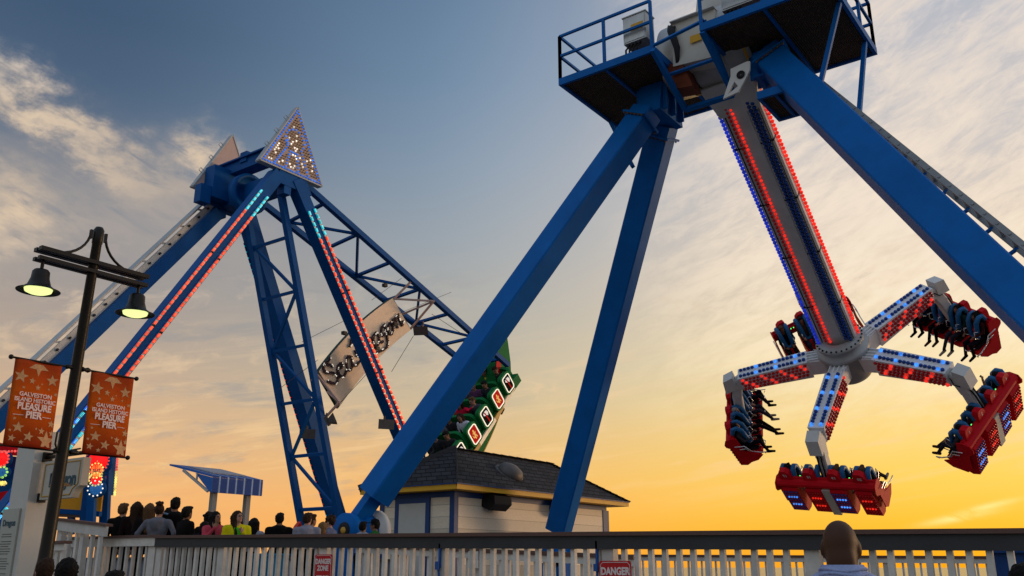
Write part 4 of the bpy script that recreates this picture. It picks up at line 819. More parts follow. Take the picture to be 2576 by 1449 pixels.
m = MB(); m.hexa([(-16, ya, 3.0), (-16, yb, 3.0), (-16.04, yb, 3.0), (-16.04, ya, 3.0), (-16, ya, 3.30), (-16, yb, 3.30), (-16.04, yb, 3.30), (-16.04, ya, 3.30)])
m.hexa([(-16, ya, 3.301), (-16, yb, 3.301), (-17.55, yb+.02, 3.63), (-17.55, ya+.0, 3.63), (-16, ya, 3.335), (-16, yb, 3.335), (-17.55, yb+.02, 3.665), (-17.55, ya, 3.665)])
for y in (ya, yb-.03): m.add([(-16.041, y, 3.0), (-16.041, y, 3.30), (-16.6, y, 3.42), (-16.041, y+.03, 3.0), (-16.041, y+.03, 3.30), (-16.6, y+.03, 3.42)], [(0, 1, 2), (3, 5, 4), (0, 2, 5, 3), (0, 3, 4, 1), (1, 4, 5, 2)])
m.build('awning', strp, aw)
m = MB(); m.hexa([(-16.35, ya+.25, 3.415), (-16.35, yb-.2, 3.415), (-17.2, yb-.2, 3.596), (-17.2, ya+.25, 3.596), (-16.35, ya+.25, 3.44), (-16.35, yb-.2, 3.44), (-17.2, yb-.2, 3.62), (-17.2, ya+.25, 3.62)]); m.build('awning_panel', mat('panel_grey', (.32, .33, .36), .6), aw)
for y in (ya+.17, yb-.27): MB().box((-16.2, y-.055, DECK), (-16.09, y+.055, 3.3)).build('post', mat('post_grey', (.3, .28, .25), .6, 0, .1, 4), aw)
m = MB(); m.beam((-16.08, ya-.02, 3.02), (-17.0, ya-.02, 3.5), .04, .05, 0, (0, 1, 0)); m.beam((-16.5, ya-.02, 3.24), (-16.5, ya-.02, 3.41), .03, .03); m.build('brace', alu, aw)

# ------------------------------------------------------------------ street lamp with banners
LX, LY = -10.85, 5.68
lamp = thing('street_lamp', 'dark bronze lamp post with two bell shaded lamps on a crossbar', 'street lamp', (LX, LY, 0))
m = MB(); m.lathe([(.24, 0), (.24, .12), (.18, .2), (.14, .5), (.12, .9), (.108, 1.3), (.098, 1.45), (.08, 1.62), (.075, 1.8), (.059, 5.55), (.066, 5.56), (.066, 5.74), (.045, 5.78), (.01, 5.79)], (LX, LY-.11, 0), (0, .11, 5.79), 24); m.build('pole', bronze, lamp)
m = MB()
for x in (-.06, .06): m.beam((LX+x, LY-.73, 5.28), (LX+x, LY+.73, 5.28), .05, .075, 0, (0, 0, 1)); m.beam((LX+x, LY-.73, 5.16), (LX+x, LY+.73, 5.16), .045, .06, 0, (0, 0, 1))
m.build('crossbar', bronze, lamp)
for sg in (-1, 1):
    m = MB(); m.path([(LX, LY+sg*(.12+.4*(1-math.cos(R(t)))) , 5.68-.32*math.sin(R(t))) if False else (LX, LY+sg*(.10+.45*(1-math.cos(R(t)))), 5.70-.40*math.sin(R(t))) for t in range(0, 91, 10)], .018, 6); m.beam((LX, LY+sg*.10, 5.72), (LX, LY+sg*.10, 5.6), .04, .03); m.build('scroll_bracket', bronze, lamp)
    y = LY+sg*.645; m = MB(); m.path([(LX, y, 5.14), (LX, y, 5.0)], .022, 8)
    m.lathe([(.025, .27), (.08, .265), (.10, .24), (.105, .16), (.12, .11), (.135, .065), (.20, .016), (.25, 0), (.246, -.008), (.2, .008), (.14, .05), (.02, .16)], (LX, y, 4.76), (0, 0, 1), 28); hd = m.build('lamp_shade', bronze, lamp)
    m = MB(); m.lathe([(.16, .02), (.15, -.012), (.1, -.035), (.01, -.045)], (LX, y, 4.76), (0, 0, 1), 20); m.build('lamp_lens', mat('lamp_lens', (.8, .8, .6), .3, 0, .3, 9, emit=(.88, 1, .36), es=1.05), hd)
m = MB(); m.path([(LX-.02, LY-.03, 2.85), (LX+.02, LY-.13, 2.87), (LX+.02, LY-.17, 2.96), (LX+.01, LY-.16, 3.1)], .012, 6); m.build('cable', bronze, lamp)
bann = bpy.data.materials.new('banner_cloth'); bann.use_nodes = True; t_ = bann.node_tree; b_ = t_.nodes['Principled BSDF']; b_.inputs['Roughness'].default_value = .8
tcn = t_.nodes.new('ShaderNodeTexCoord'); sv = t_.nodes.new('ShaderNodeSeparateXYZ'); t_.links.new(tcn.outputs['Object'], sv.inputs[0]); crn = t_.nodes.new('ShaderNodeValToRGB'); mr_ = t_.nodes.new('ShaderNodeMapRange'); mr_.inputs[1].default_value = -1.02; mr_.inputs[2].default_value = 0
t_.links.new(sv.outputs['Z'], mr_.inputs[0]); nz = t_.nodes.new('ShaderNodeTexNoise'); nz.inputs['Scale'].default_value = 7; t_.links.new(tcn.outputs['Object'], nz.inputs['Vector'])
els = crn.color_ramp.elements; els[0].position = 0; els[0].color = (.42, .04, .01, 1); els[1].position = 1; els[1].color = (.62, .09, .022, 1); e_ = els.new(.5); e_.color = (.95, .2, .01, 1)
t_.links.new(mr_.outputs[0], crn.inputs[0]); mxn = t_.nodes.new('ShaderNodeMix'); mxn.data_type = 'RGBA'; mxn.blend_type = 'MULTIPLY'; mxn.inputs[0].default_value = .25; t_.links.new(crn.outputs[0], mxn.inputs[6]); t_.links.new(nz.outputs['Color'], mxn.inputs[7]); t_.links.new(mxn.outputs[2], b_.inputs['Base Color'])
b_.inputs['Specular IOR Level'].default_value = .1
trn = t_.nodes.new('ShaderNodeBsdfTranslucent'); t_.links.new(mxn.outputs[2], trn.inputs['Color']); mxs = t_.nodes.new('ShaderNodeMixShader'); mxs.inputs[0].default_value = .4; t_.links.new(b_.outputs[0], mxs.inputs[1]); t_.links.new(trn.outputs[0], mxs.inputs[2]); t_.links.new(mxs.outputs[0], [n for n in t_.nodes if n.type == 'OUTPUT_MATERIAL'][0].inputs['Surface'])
star_m = mat('banner_star', (.55, .3, .14), .8, 0, .25, 30); txt_m = mat('banner_text', (.85, .66, .6), .8)
def star(m, c, r, rot, M, clip=None):
    pts = []
    for i in range(10):
        a = R(rot+90+36*i); q = r if i % 2 == 0 else r*.42; pts.append((c[0]+q*math.cos(a), c[1]+q*math.sin(a)))
    if clip:
        x0, x1, y0, y1 = clip
        for ax_i, lim, s_ in ((0, x0, 1), (0, x1, -1), (1, y0, 1), (1, y1, -1)):
            out = []
            for i in range(len(pts)):
                p, q_ = pts[i], pts[(i+1) % len(pts)]; a_ = (p[ax_i]-lim)*s_; b2_ = (q_[ax_i]-lim)*s_
                if a_ >= 0: out.append(p)
                if a_*b2_ < 0: t = a_/(a_-b2_); out.append((p[0]+(q_[0]-p[0])*t, p[1]+(q_[1]-p[1])*t))
            pts = out
    if len(pts) > 2: m.add([M(x, y) for x, y in pts], [tuple(range(len(pts)))], 0)
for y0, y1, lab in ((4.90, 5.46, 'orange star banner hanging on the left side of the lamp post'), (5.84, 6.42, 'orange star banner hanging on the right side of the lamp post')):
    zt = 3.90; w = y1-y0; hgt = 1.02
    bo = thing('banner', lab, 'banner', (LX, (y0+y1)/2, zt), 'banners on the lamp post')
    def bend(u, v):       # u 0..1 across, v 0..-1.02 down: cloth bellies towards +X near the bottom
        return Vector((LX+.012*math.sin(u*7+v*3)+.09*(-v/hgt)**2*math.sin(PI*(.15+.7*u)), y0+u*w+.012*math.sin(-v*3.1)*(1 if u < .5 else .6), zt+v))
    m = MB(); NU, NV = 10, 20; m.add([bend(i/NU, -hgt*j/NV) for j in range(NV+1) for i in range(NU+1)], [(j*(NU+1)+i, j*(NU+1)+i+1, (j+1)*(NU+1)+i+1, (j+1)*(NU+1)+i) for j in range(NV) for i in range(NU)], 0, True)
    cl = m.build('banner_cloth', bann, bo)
    sol = cl.modifiers.new('s', 'SOLIDIFY'); sol.thickness = .003; sol.offset = 0
    Mf = lambda x, y: bend(x/w, -y)+Vector((.004, 0, 0))
    K = w/.56; cl_ = (.0, w, .03, 1.0)
    for x, y, r_, ro in ((.29, .05, .13, 180), (.09, .20, .085, 10), (.47, .20, .075, -5), (.22, .24, .042, 5), (.30, .31, .04, 0), (.13, .33, .022, 0), (.44, .31, .018, 0), (.53, .36, .028, 10), (.35, .26, .016, 0), (.08, .70, .022, 0), (.13, .80, .068, 0), (.52, .72, .05, 5), (.25, .90, .062, 8), (.40, .82, .045, 0), (.47, .93, .125, 0), (.08, .93, .045, 10), (.18, .97, .03, 0), (.54, .83, .04, 0), (.33, .80, .018, 0), (.05, .84, .02, 0)):
        m = MB(); star(m, (x*K, y), r_*K, ro+180, Mf, cl_); m.build('star', star_m, bo)
    for body, sz, yy, off, sxx in (('GALVESTON', .068, .41, .0015, 1), ('ISLAND HISTORIC', .068, .475, .0015, .88), ('PLEASURE', .112, .555, .004, .80), ('PIER', .112, .65, .004, .9)):
        c = bend(.5, -yy)+Vector((.012, 0, 0)); text(body, sz, frame(c, (0, 1, 0), (0, 0, 1)), txt_m, 'lettering', bo, off, .002, sx=sxx)
    m = MB()
    for u0, u1 in ((.1, .3), (.7, .9)): m.beam(bend(u0, -.655)+Vector((.008, 0, 0)), bend(u1, -.655)+Vector((.008, 0, 0)), .004, .006)
    m.build('rule_line', txt_m, bo)
    for z, nm in ((zt+.005, 0), (zt-hgt, 1)):
        dx = 0 if nm == 0 else .05; m = MB(); out = y0-.05 if y0 < LY-.3 else y1+.04; inn = LY-.07 if y0 < LY-.3 else LY+.07
        m.path([(LX, inn, z), (LX+dx*.5, out, z)], .014, 6); m.ball((LX+dx*.5, out, z), .03, 0, 8, 6); m.lathe([(.02, -.06), (.035, -.05), (.022, -.02), (.035, .02), (.02, .05)], (LX, (inn*.75+(y1 if y0 < LY-.3 else y0)*.25), z), (0, 1, 0), 8); m.build('banner_rod', bronze, bo)

# ------------------------------------------------------------------ danger signs on the fence
sred = mat('sign_red', (.5, .008, .012), .4, 0, .08, 5); swht = mat('sign_lettering', (.72, .62, .58), .5)
def danger(u0, u1, v0, lab, lines):
    a = onY(u0, v0, FY-.06); b = onY(u1, v0, FY-.06); w = b.x-a.x; h_ = w*1.22; c = Vector(((a.x+b.x)/2, FY-.06, a.z-h_/2))
    o = thing('danger_sign', lab, 'sign', c, 'danger signs on the fence'); Fm = frame(c, (1, 0, 0), (0, 0, 1))
    m = MB(Fm); m.prism(rrect(w, h_, w*.06, 3), lambda x, y, t: (x, y, t), -.006, 0); m.build('sign_plate', sred, o)
    k = w*.06; q_ = w*.07; W2, H2 = w/2-k*.7, h_/2-k*.7; pts = [(-W2+q_, -H2), (W2-q_, -H2), (W2, -H2+q_), (W2, H2-q_), (W2-q_, H2), (-W2+q_, H2), (-W2, H2-q_), (-W2, -H2+q_), (-W2+q_, -H2)]
    m = MB(Fm); m.path([(x, y, .002) for x, y in pts], w*.009, 4, smooth=False); m.build('border_line', swht, o)
    for body, sz, y, sxx in lines: text(body, sz*w, Fm @ Matrix.Translation((0, y*h_, .002)), swht, 'lettering', o, .012*w, .001, sx=sxx)
LN = (('DANGER', .27, .27, .82), ('ZONE', .27, .06, .86), ('KEEP OUT!', .17, -.22, .86))
danger(793, 836, 1395, 'smaller red DANGER ZONE keep out sign below the blue ride foot', LN)
danger(1507, 1587, 1411, 'larger red DANGER ZONE sign on the wide post, cut by the frame edge', LN)
m = MB(); p = onY(1503, 1400, FY-.02); m.cbox((p.x, FY-.03, p.z), (.025, .03, .34)); m.cbox((p.x-.01, FY-.04, p.z-.12), (.05, .04, .08)); m.path([(p.x, FY-.03, p.z-.15), (p.x-.03, FY-.03, p.z-.4), (p.x+.02, FY-.03, 1.0)], .012, 5)
tag(m.build('conduit_box', mat('conduit_blue', (.01, .08, .3), .5)), 'blue conduit box on the fence post left of the larger danger sign', 'conduit')
m = MB(); p = onY(1108, 1390, FY-.02); m.cbox((p.x, FY-.03, p.z-.04), (.025, .03, .3)); m.cbox((p.x-.02, FY-.05, p.z-.16), (.055, .04, .1)); m.path([(p.x-.02, FY-.03, p.z-.2), (p.x+.02, FY-.03, p.z-.5)], .015, 5)
tag(m.build('conduit_box', MATS['conduit_blue']), 'blue conduit box on the middle fence post under the booth corner', 'conduit')
p = onY(1190, 1408, 11.9); o = thing('arrow_sign', 'little white arrow sign on the queue fence below the booth', 'sign', p); Fm = frame(p, (1, 0, 0), (0, 0, 1))
MB(Fm).box((-.1, -.13, -.01), (.1, .13, 0)).build('sign_plate', white, o)
m = MB(Fm); m.prism([(-.05, .04), (.0, .085), (.012, .07), (-.02, .04), (.012, .01), (0, -.005)], lambda x, y, t: (x, y, t), .001, .003); m.box((.02, .03, .001), (.05, .05, .003)); m.build('arrow', navyt, o)
MB(Fm).box((-.05, -.07, .001), (.03, -.045, .003)).build('text_line', navyt, o)
# blue cabinet at the right end
p = onY(2548, 1392, 10.2); m = MB(); m.box((p.x-.12, 9.9, 1.0), (p.x+.6, 10.5, p.z)); m.box((p.x-.16, 9.86, p.z+.001), (p.x+.64, 10.54, p.z+.05))
tag(m.build('control_cabinet', mat('cabinet_blue', (.006, .05, .2), .5)), 'blue cabinet behind the fence at the right edge', 'cabinet')
BX = onY(682, 1400, 10.1).x
tag(MB().box((BX-.22, 9.9, 1.02), (BX+.22, 10.3, 1.72)).box((BX-.24, 9.88, 1.721), (BX+.24, 10.32, 1.76)).build('storage_bin', mat('bin_cyan', (.01, .22, .4), .5)), 'cyan bin behind the pickets left of the smaller danger sign', 'bin')

# ------------------------------------------------------------------ white sign pillar with hanging board and rules panel
PX, PYY = -12.68, 6.19; pl = thing('sign_pillar', 'white square pillar behind the lamp post carrying a hanging ride board and a rules panel', 'pillar', (PX-.25, PYY+.2, 0))
MB().box((PX-.5, PYY, 0), (PX, PYY+.40, 3.36)).build('pillar_body', mat('pillar_white', (.55, .53, .48), .6, 0, .07, 2, .06), pl)
by = PYY+.17; x0 = PX+.03; x1 = x0+1.03
m = MB(); m.path([(PX, by, 3.0), (x1-.05, by, 3.0)], .028, 8); m.build('bracket_arm', bronze, pl)
m = MB(); m.path([(PX, by, 3.04), (x1-.2, by, 3.06)], .012, 6); m.build('bracket_stay', bronze, pl)
MB().cbox((PX+.03, by, 3.0), (.05, .12, .13)).build('bracket_plate', bronze, pl); MB().cbox((PX+.03, by, 2.45), (.05, .1, .12)).build('bracket_plate', bronze, pl)
c = Vector(((x0+x1)/2+.03, by, 2.66)); Fm = frame(c, (1, 0, 0), (0, 0, 1)); bo = MB(Fm); hw = .5
hb2 = [(-hw, -.24), (.32, -.24)]+[(hw-.14*math.cos(R(t))-.02, -.24+.14*math.sin(R(t))) for t in range(20, 91, 14)]+[(hw, -.09), (hw, .27), (-hw, .27)]
bo.prism(hb2, lambda x, y, t: (x, y, t), -.05, .05); hbo = bo.build('hanging_board', mat('board_cream', (.5, .47, .4), .6, 0, .07, 4), pl)
m = MB(Fm); m.path([(-.45, -.2, .052), (.27, -.2, .052), (.33, -.12, .052), (.44, -.07, .052), (.44, .23, .052), (-.45, .23, .052), (-.45, -.2, .052)], .01, 4); m.build('border_line', gold, hbo)
text('A', .2, Fm @ Matrix.Translation((-.2, .12, .054)), navyt, 'logo_lettering', hbo, .006); text('Dragon', .25, Fm @ Matrix.Translation((.04, -.0, .054)), mat('logo_green', (.015, .07, .10), .5), 'logo_lettering', hbo, .008, sx=.9)
m = MB(Fm); m.prism([(-.3, -.06), (-.1, -.09), (.06, -.14), (.1, -.09), (.3, -.09), (.2, -.05), (-.2, -.04)], lambda x, y, t: (x, y, t), .052, .058); m.build('logo_flourish', mat('logo_ochre', (.35, .16, .05), .6), hbo)
Fm = frame((PX-.36, PYY-.015, 1.85), (1, 0, 0), (0, 0, 1)); m = MB(Fm); m.box((-.22, -.85, -.01), (.24, .46, .012)); ro = m.build('rules_panel', mat('panel_cream', (.42, .42, .36), .6, 0, .05, 4), pl)
m = MB(Fm)
for i in range(26):
    if i in (2, 9, 15, 21): continue
    y = .12-.032*i; wv_ = .13+.05*((i*37) % 5)/5; m.box((-wv_, y, .013), (wv_-.02*(i % 3), y+.009, .015))
tag(m.build('text_line', mat('ink_grey', (.08, .09, .09), .7), ro), kind='stuff'); text('Dragon', .115, Fm @ Matrix.Translation((.01, .27, .014)), MATS['logo_green'], 'logo_lettering', ro, .004)

# ------------------------------------------------------------------ lit carnival ride behind the pillar
cr_ = thing('carnival_ride', 'small carnival ride of blue posts with round bulb ringed medallions and a yellow fascia', 'amusement ride', onD(225, 1320, 19.5)*1)
D0 = 19.5
def disc(u, v, r, face, ring, ringm, nbul, par, D=D0, rb=.021):
    c = onD(u, v, D); x = Vector((.806, .592, 0)); n = Vector((.59, -.80, 0)); Fm = frame(c, x, (0, 0, 1))
    m = MB(Fm); m.lathe([(.01, 0), (r, 0), (r, -.08)], (0, 0, .0), (0, 0, 1), 24); m.lathe([(r*1.02, .0), (r*1.4, .0), (r*1.4, -.1)], (0, 0, -.02), (0, 0, 1), 24, 1); o = m.build('medallion', [face, blue2], par)
    m = MB(Fm)
    for i in range(nbul): a = 2*PI*i/nbul; m.ball((r*1.22*math.cos(a), r*1.22*math.sin(a), .03), rb, 0, 6, 4)
    m.build('bulb_ring', ringm, o); return o
redl = mat('red_medallion', (.6, .01, .01), .4, 0, .05, 4, emit=(1, .01, .01), es=.9); orl = mat('orange_medallion', (.7, .3, .05), .4, 0, .1, 4, emit=(1, .4, .08), es=.55); bll = mat('blue_medallion', (.02, .12, .35), .4, 0, .1, 4, emit=(.02, .15, .45), es=.4); redr = mat('red_ring_bulb', (.5, .05, .05), .3, emit=(1, .12, .1), es=.8)
disc(245, 1160, .21, redl, 0, redr, 22, cr_); disc(243, 1184, .125, orl, 0, bulbY, 14, cr_); disc(242, 1206, .11, redl, 0, bulbY, 13, cr_); disc(241, 1229, .13, bll, 0, bulbW, 11, cr_, rb=.018)
m = MB(frame(onD(243.5, 1184, D0-.05), (.806, .592, 0), (0, 0, 1))); text('SLIT', .09, frame(onD(243, 1184, D0-.03), (.806, .592, 0), (0, 0, 1)), navyt, 'lettering', cr_, .002)
def upost(u0, v0, u1, v1, w, D, name='post', mt=None, par=None):
    a = onD(u0, v0, D); b = onD(u1, v1, D); return MB().beam(a, b, w, w, 0, (.8, .6, 0)).build(name, mt or blue2, par or cr_)
upost(222, 1215, 208, 1330, .13, D0+.3); upost(232, 1235, 228, 1330, .15, D0+.1); upost(270, 1150, 262, 1330, .17, D0+.8); upost(262, 1225, 248, 1300, .1, D0+.9)
m = MB(); a = onD(284, 1150, D0+1); b = onD(276, 1245, D0+1); m.beam(a, b, .05, .28, 0, (.8, .6, 0)); o = m.build('side_panel', blue2, cr_)
m = MB()
for i in range(16): m.ball(a.lerp(b, i/15)+Vector((.09, .06, 0)), .03, 0 if i < 6 else 1, 6, 4)
m.build('bulb_row', [redr, bulbY], o)
c = [onD(150, 1210, D0+.5), onD(262, 1205, D0+.5), onD(252, 1290, D0+.5), onD(148, 1282, D0+.5)]; nrm_ = Vector((-.59, .8, 0))*.06
MB().hexa([c[3], c[2], c[2]+nrm_, c[3]+nrm_, c[0], c[1], c[1]+nrm_, c[0]+nrm_]).build('fascia_panel', mat('fascia_yellow', (.85, .36, .012), .5, 0, .06, 2), cr_)
MB().beam(onD(148, 1286, D0+.45), onD(253, 1293, D0+.45), .1, .14, 0, (0, 0, 1)).build('blue_rail', blue2, cr_); MB().beam(onD(240, 1204, D0+.42), onD(264, 1203, D0+.42), .1, .12, 0, (0, 0, 1)).build('red_rail', redp, cr_)
MB().beam(onD(148, 1294, D0+.43), onD(215, 1297, D0+.43), .1, .06, 0, (0, 0, 1)).build('brown_rail', wdark, cr_)
MB().beam(onD(180, 1290, D0+.6), onD(178, 1345, D0+.6), .12, .12).build('post', blue2, cr_)
# red and blue facade at the far left edge
fr2 = thing('ride_facade', 'red and blue bulb lit ride facade at the left edge behind the pillar', 'amusement ride', onD(15, 1330, 20.6))
D1 = 20.6
def plate(uv, D, mt, name, th=.06, par=None):
    c = [onD(u, v, D) for u, v in uv]; k = len(c); n_ = Vector((-.59, .8, 0))*th
    m = MB(); m.add(c+[p+n_ for p in c], [tuple(range(k)), tuple(range(2*k-1, k-1, -1))]+[(i, (i+1) % k, (i+1) % k+k, i+k) for i in range(k)]); return m.build(name, mt, par or fr2)
plate([(-8, 1112), (72, 1128), (66, 1148), (-8, 1142)], D1, redp, 'red_crown'); plate([(-8, 1144), (52, 1150), (40, 1240), (-8, 1240)], D1+.2, blue2, 'blue_panel')
plate([(-8, 1240), (46, 1230), (34, 1305), (-8, 1305)], D1+.1, redp, 'red_panel'); plate([(-8, 1306), (32, 1306), (30, 1318), (-8, 1318)], D1, wfence, 'white_rail'); plate([(-8, 1355), (26, 1355), (25, 1366), (-8, 1366)], D1, wfence, 'white_rail')
for i, u in enumerate((-2, 8, 17, 26)): plate([(u, 1320), (u+6, 1320), (u+4, 1354), (u-2, 1354)], D1+.05, redp if i % 2 else wfence, 'picket')
for i, u in enumerate((-3, 6, 15)): plate([(u, 1368), (u+6, 1368), (u, 1430), (u-6, 1430)], D1+.05, redp if i % 2 == 0 else wfence, 'picket')
disc(4, 1155, .14, redl, 0, redr, 14, fr2, D1-.1, .03); disc(6, 1188, .1, bll, 0, mat('green_bulb', (.3, .6, .1), .3, emit=(.5, 1, .2), es=.8), 10, fr2, D1-.1, .03)
m = MB()
for i in range(9): m.ball(onD(-2+8*i, 1137-.4*i, D1-.08), .028, 0, 6, 4)
m.build('bulb_row', redr, fr2)
m = MB()
for i in range(8): m.ball(onD(0+2*i, 1213+3*(i % 3), D1-.1), .03, 0, 6, 4)
m.build('bulb_row', bulbY, fr2)
# distant shore with a few lit stalls, seen between the pickets at the right
m = MB()
for i in range(40):
    x = -20+i*9+random.random()*4; hh = 1.5+random.random()*4; m.box((x, 210+random.random()*20, -5), (x+4+random.random()*6, 236, -5+hh))
tag(m.build('far_shore', mat('shore_buildings', (.12, .09, .08), .8, 0, .4, .2)), kind='structure')

lp_ = thing('loading_platform', 'low grey boarded loading platform under the swinging ship, behind the crowd', 'platform', (-23, 17, DECK))
MB().box((-32, 10.9, DECK+.001), (-16.6, 24, 1.68)).build('platform_body', mat('platform_paint', (.2, .22, .26), .7, 0, .25, 1.2, .1), lp_)
MB().box((-32, 10.86, 1.681), (-16.56, 24.04, 1.74)).build('platform_floor', mat('platform_floor', (.12, .09, .07), .8, 0, .3, 3, .2), lp_)
bm_ = thing('steel_frame', 'low blue steel frame lying on the deck between the feet of the pendulum ride', 'steel frame', (-10, 17, DECK))
MB().box((-13.3, 14.0, DECK+.13), (-.6, 14.5, 1.3)).build('base_beam', blue, bm_); MB().box((-13.3, 19.5, DECK+.13), (-.6, 20.0, 1.3)).build('base_beam', blue, bm_); MB().box((-13.2, 14.51, DECK+.13), (-12.6, 19.49, 1.28)).build('base_beam', blue, bm_)
# ------------------------------------------------------------------ people: one continuous surface grown from an implicit skeleton
def surf_nets(f, org, h):
    nx, ny, nz = f.shape; ins = f < 0
    c = [f[i:nx-1+i, j:ny-1+j, k:nz-1+k] for i in (0, 1) for j in (0, 1) for k in (0, 1)]
    n_in = sum((q < 0).astype(np.int8) for q in c); act = (n_in > 0) & (n_in < 8)
    idx = -np.ones(act.shape, np.int64); ijk = np.argwhere(act); idx[act] = np.arange(len(ijk))
    acc = np.zeros((len(ijk), 3)); cnt = np.zeros(len(ijk)); offs = [(i, j, k) for i in (0, 1) for j in (0, 1) for k in (0, 1)]
    vals = np.stack([q[act] for q in c], 1)
    for a in range(8):
        for b in range(a+1, 8):
            oa, ob = np.array(offs[a]), np.array(offs[b])
            if np.abs(oa-ob).sum() != 1: continue
            va, vb = vals[:, a], vals[:, b]; m_ = (va < 0) != (vb < 0); t = va[m_]/(va[m_]-vb[m_])
            acc[m_] += oa+(ob-oa)*t[:, None]; cnt[m_] += 1
    V = (ijk+acc/np.maximum(cnt, 1)[:, None])*h+org; Q = []
    for ax in range(3):
        s0 = [slice(1, -1)]*3; s0[ax] = slice(0, -1); s1 = [slice(1, -1)]*3; s1[ax] = slice(1, None)
        A, B = ins[tuple(s0)], ins[tuple(s1)]; e = np.argwhere(A != B)
        if not len(e): continue
        fl = A[A != B]; base = e+1; base[:, ax] -= 1
        u, v = [(1, 2), (2, 0), (0, 1)][ax]
        def cell(du, dv): q = base.copy(); q[:, u] -= du; q[:, v] -= dv; return idx[q[:, 0], q[:, 1], q[:, 2]]
        q4 = np.stack([cell(1, 1), cell(0, 1), cell(0, 0), cell(1, 0)], 1); q4[~fl] = q4[~fl][:, ::-1]; Q.append(q4)
    return V, np.concatenate(Q)
def prim_d(P, p):
    if p[0] == 'c':
        a, b, ra, rb = np.array(p[1]), np.array(p[2]), p[3], p[4]; ab = b-a; t = np.clip(((P-a)@ab)/max(ab@ab, 1e-9), 0, 1)
        return np.linalg.norm(P-a-t[..., None]*ab, axis=-1)-(ra+(rb-ra)*t)
    c, r, Rm = np.array(p[1]), np.array(p[2]), p[3]
    q = (P-c)@Rm; k0 = np.linalg.norm(q/r, axis=-1); k1 = np.linalg.norm(q/(r*r), axis=-1)
    return k0*(k0-1)/np.maximum(k1, 1e-9)
def smin(a, b, k):
    h = np.maximum(k-np.abs(a-b), 0)/k; return np.minimum(a, b)-h*h*k*.25
I3 = np.eye(3)
def rot(ax, deg):
    return np.array(Matrix.Rotation(R(deg), 3, ax))
def grow(prims, h, cuts=()):
    lo = np.min([np.minimum(np.array(p[1])-max(p[3:5]) if p[0] == 'c' else np.array(p[1])-max(p[2]), np.array(p[2])-max(p[3:5]) if p[0] == 'c' else np.array(p[1])-max(p[2])) for p in prims], 0)-3*h
    hi = np.max([np.maximum(np.array(p[1])+max(p[3:5]) if p[0] == 'c' else np.array(p[1])+max(p[2]), np.array(p[2])+max(p[3:5]) if p[0] == 'c' else np.array(p[1])+max(p[2])) for p in prims], 0)+3*h
    n = np.ceil((hi-lo)/h).astype(int)+1
    g = np.stack(np.meshgrid(*[lo[i]+h*np.arange(n[i]) for i in range(3)], indexing='ij'), -1)
    f = np.full(tuple(n), 9.0)
    for p in prims:
        # evaluate only near the primitive
        if p[0] == 'c': a = np.minimum(p[1], p[2])-max(p[3:5])-.1; b = np.maximum(p[1], p[2])+max(p[3:5])+.1
        else: a = np.array(p[1])-max(p[2])-.1; b = np.array(p[1])+max(p[2])+.1
        i0 = np.maximum(np.floor((a-lo)/h).astype(int), 0); i1 = np.minimum(np.ceil((b-lo)/h).astype(int)+1, n); s = tuple(slice(i0[k], i1[k]) for k in range(3))
        f[s] = smin(f[s], prim_d(g[s], p), p[-1])
    for p in cuts: f = np.maximum(f, -prim_d(g, p))
    V, Q = surf_nets(f, lo, h); C = V[Q].mean(1)
    D_ = np.stack([prim_d(C, p)-(.0 if p[-2] != 9 else .012) for p in prims], 1); lab = np.array([p[-2] for p in prims])[np.argmin(D_, 1)]
    return V, Q, lab
def to_mesh(name, V, Q, lab):
    me = bpy.data.meshes.new(name); me.from_pydata(V.tolist(), [], Q.tolist()); me.polygons.foreach_set('material_index', lab.astype(np.int32)); me.polygons.foreach_set('use_smooth', np.ones(len(Q), bool)); me.update(); return me
SKIN, TOP, LEG_, SHOE, DARK, LIP = 0, 1, 2, 3, 4, 5
def c_(a, b, ra, rb, lab, k=.03): return ('c', np.array(a, float), np.array(b, float), ra, rb, lab, k)
def e_(c, r, lab, k=.03, Rm=I3): return ('e', np.array(c, float), np.array(r, float), Rm, lab, k)
def hand(prims, wrist, dirv, up, curl=.5, side=1, spread=1.0):
    """palm, four unequal bent fingers and a thumb leaving the side of the palm"""
    w = np.array(wrist, float); d = np.array(dirv, float); d /= np.linalg.norm(d); u = np.array(up, float); u -= d*(u@d); u /= np.linalg.norm(u); s = np.cross(d, u)*side
    prims.append(e_(w+d*.05, (.05, .042, .018), SKIN, .02, np.stack([d, s, u], 1)))
    for i, (o, L) in enumerate(((-.03, .068), (-.010, .078), (.011, .073), (.030, .056))):
        p0 = w+d*.085+s*o; d1 = d*math.cos(curl)-u*math.sin(curl)+s*o*2*spread; p1 = p0+d1*L*.5; d2 = d*math.cos(2*curl)-u*math.sin(2*curl)+s*o*2*spread; p2 = p1+d2*L*.5
        prims.append(c_(p0, p1, .0095, .009, SKIN, .008)); prims.append(c_(p1, p2, .009, .0075, SKIN, .004))
    t0 = w+d*.025-s*.035; t1 = t0+d*.035-s*.028; t2 = t1+d*.035-s*.006-u*.01
    prims.append(c_(t0, t1, .013, .011, SKIN, .015)); prims.append(c_(t1, t2, .011, .009, SKIN, .004))
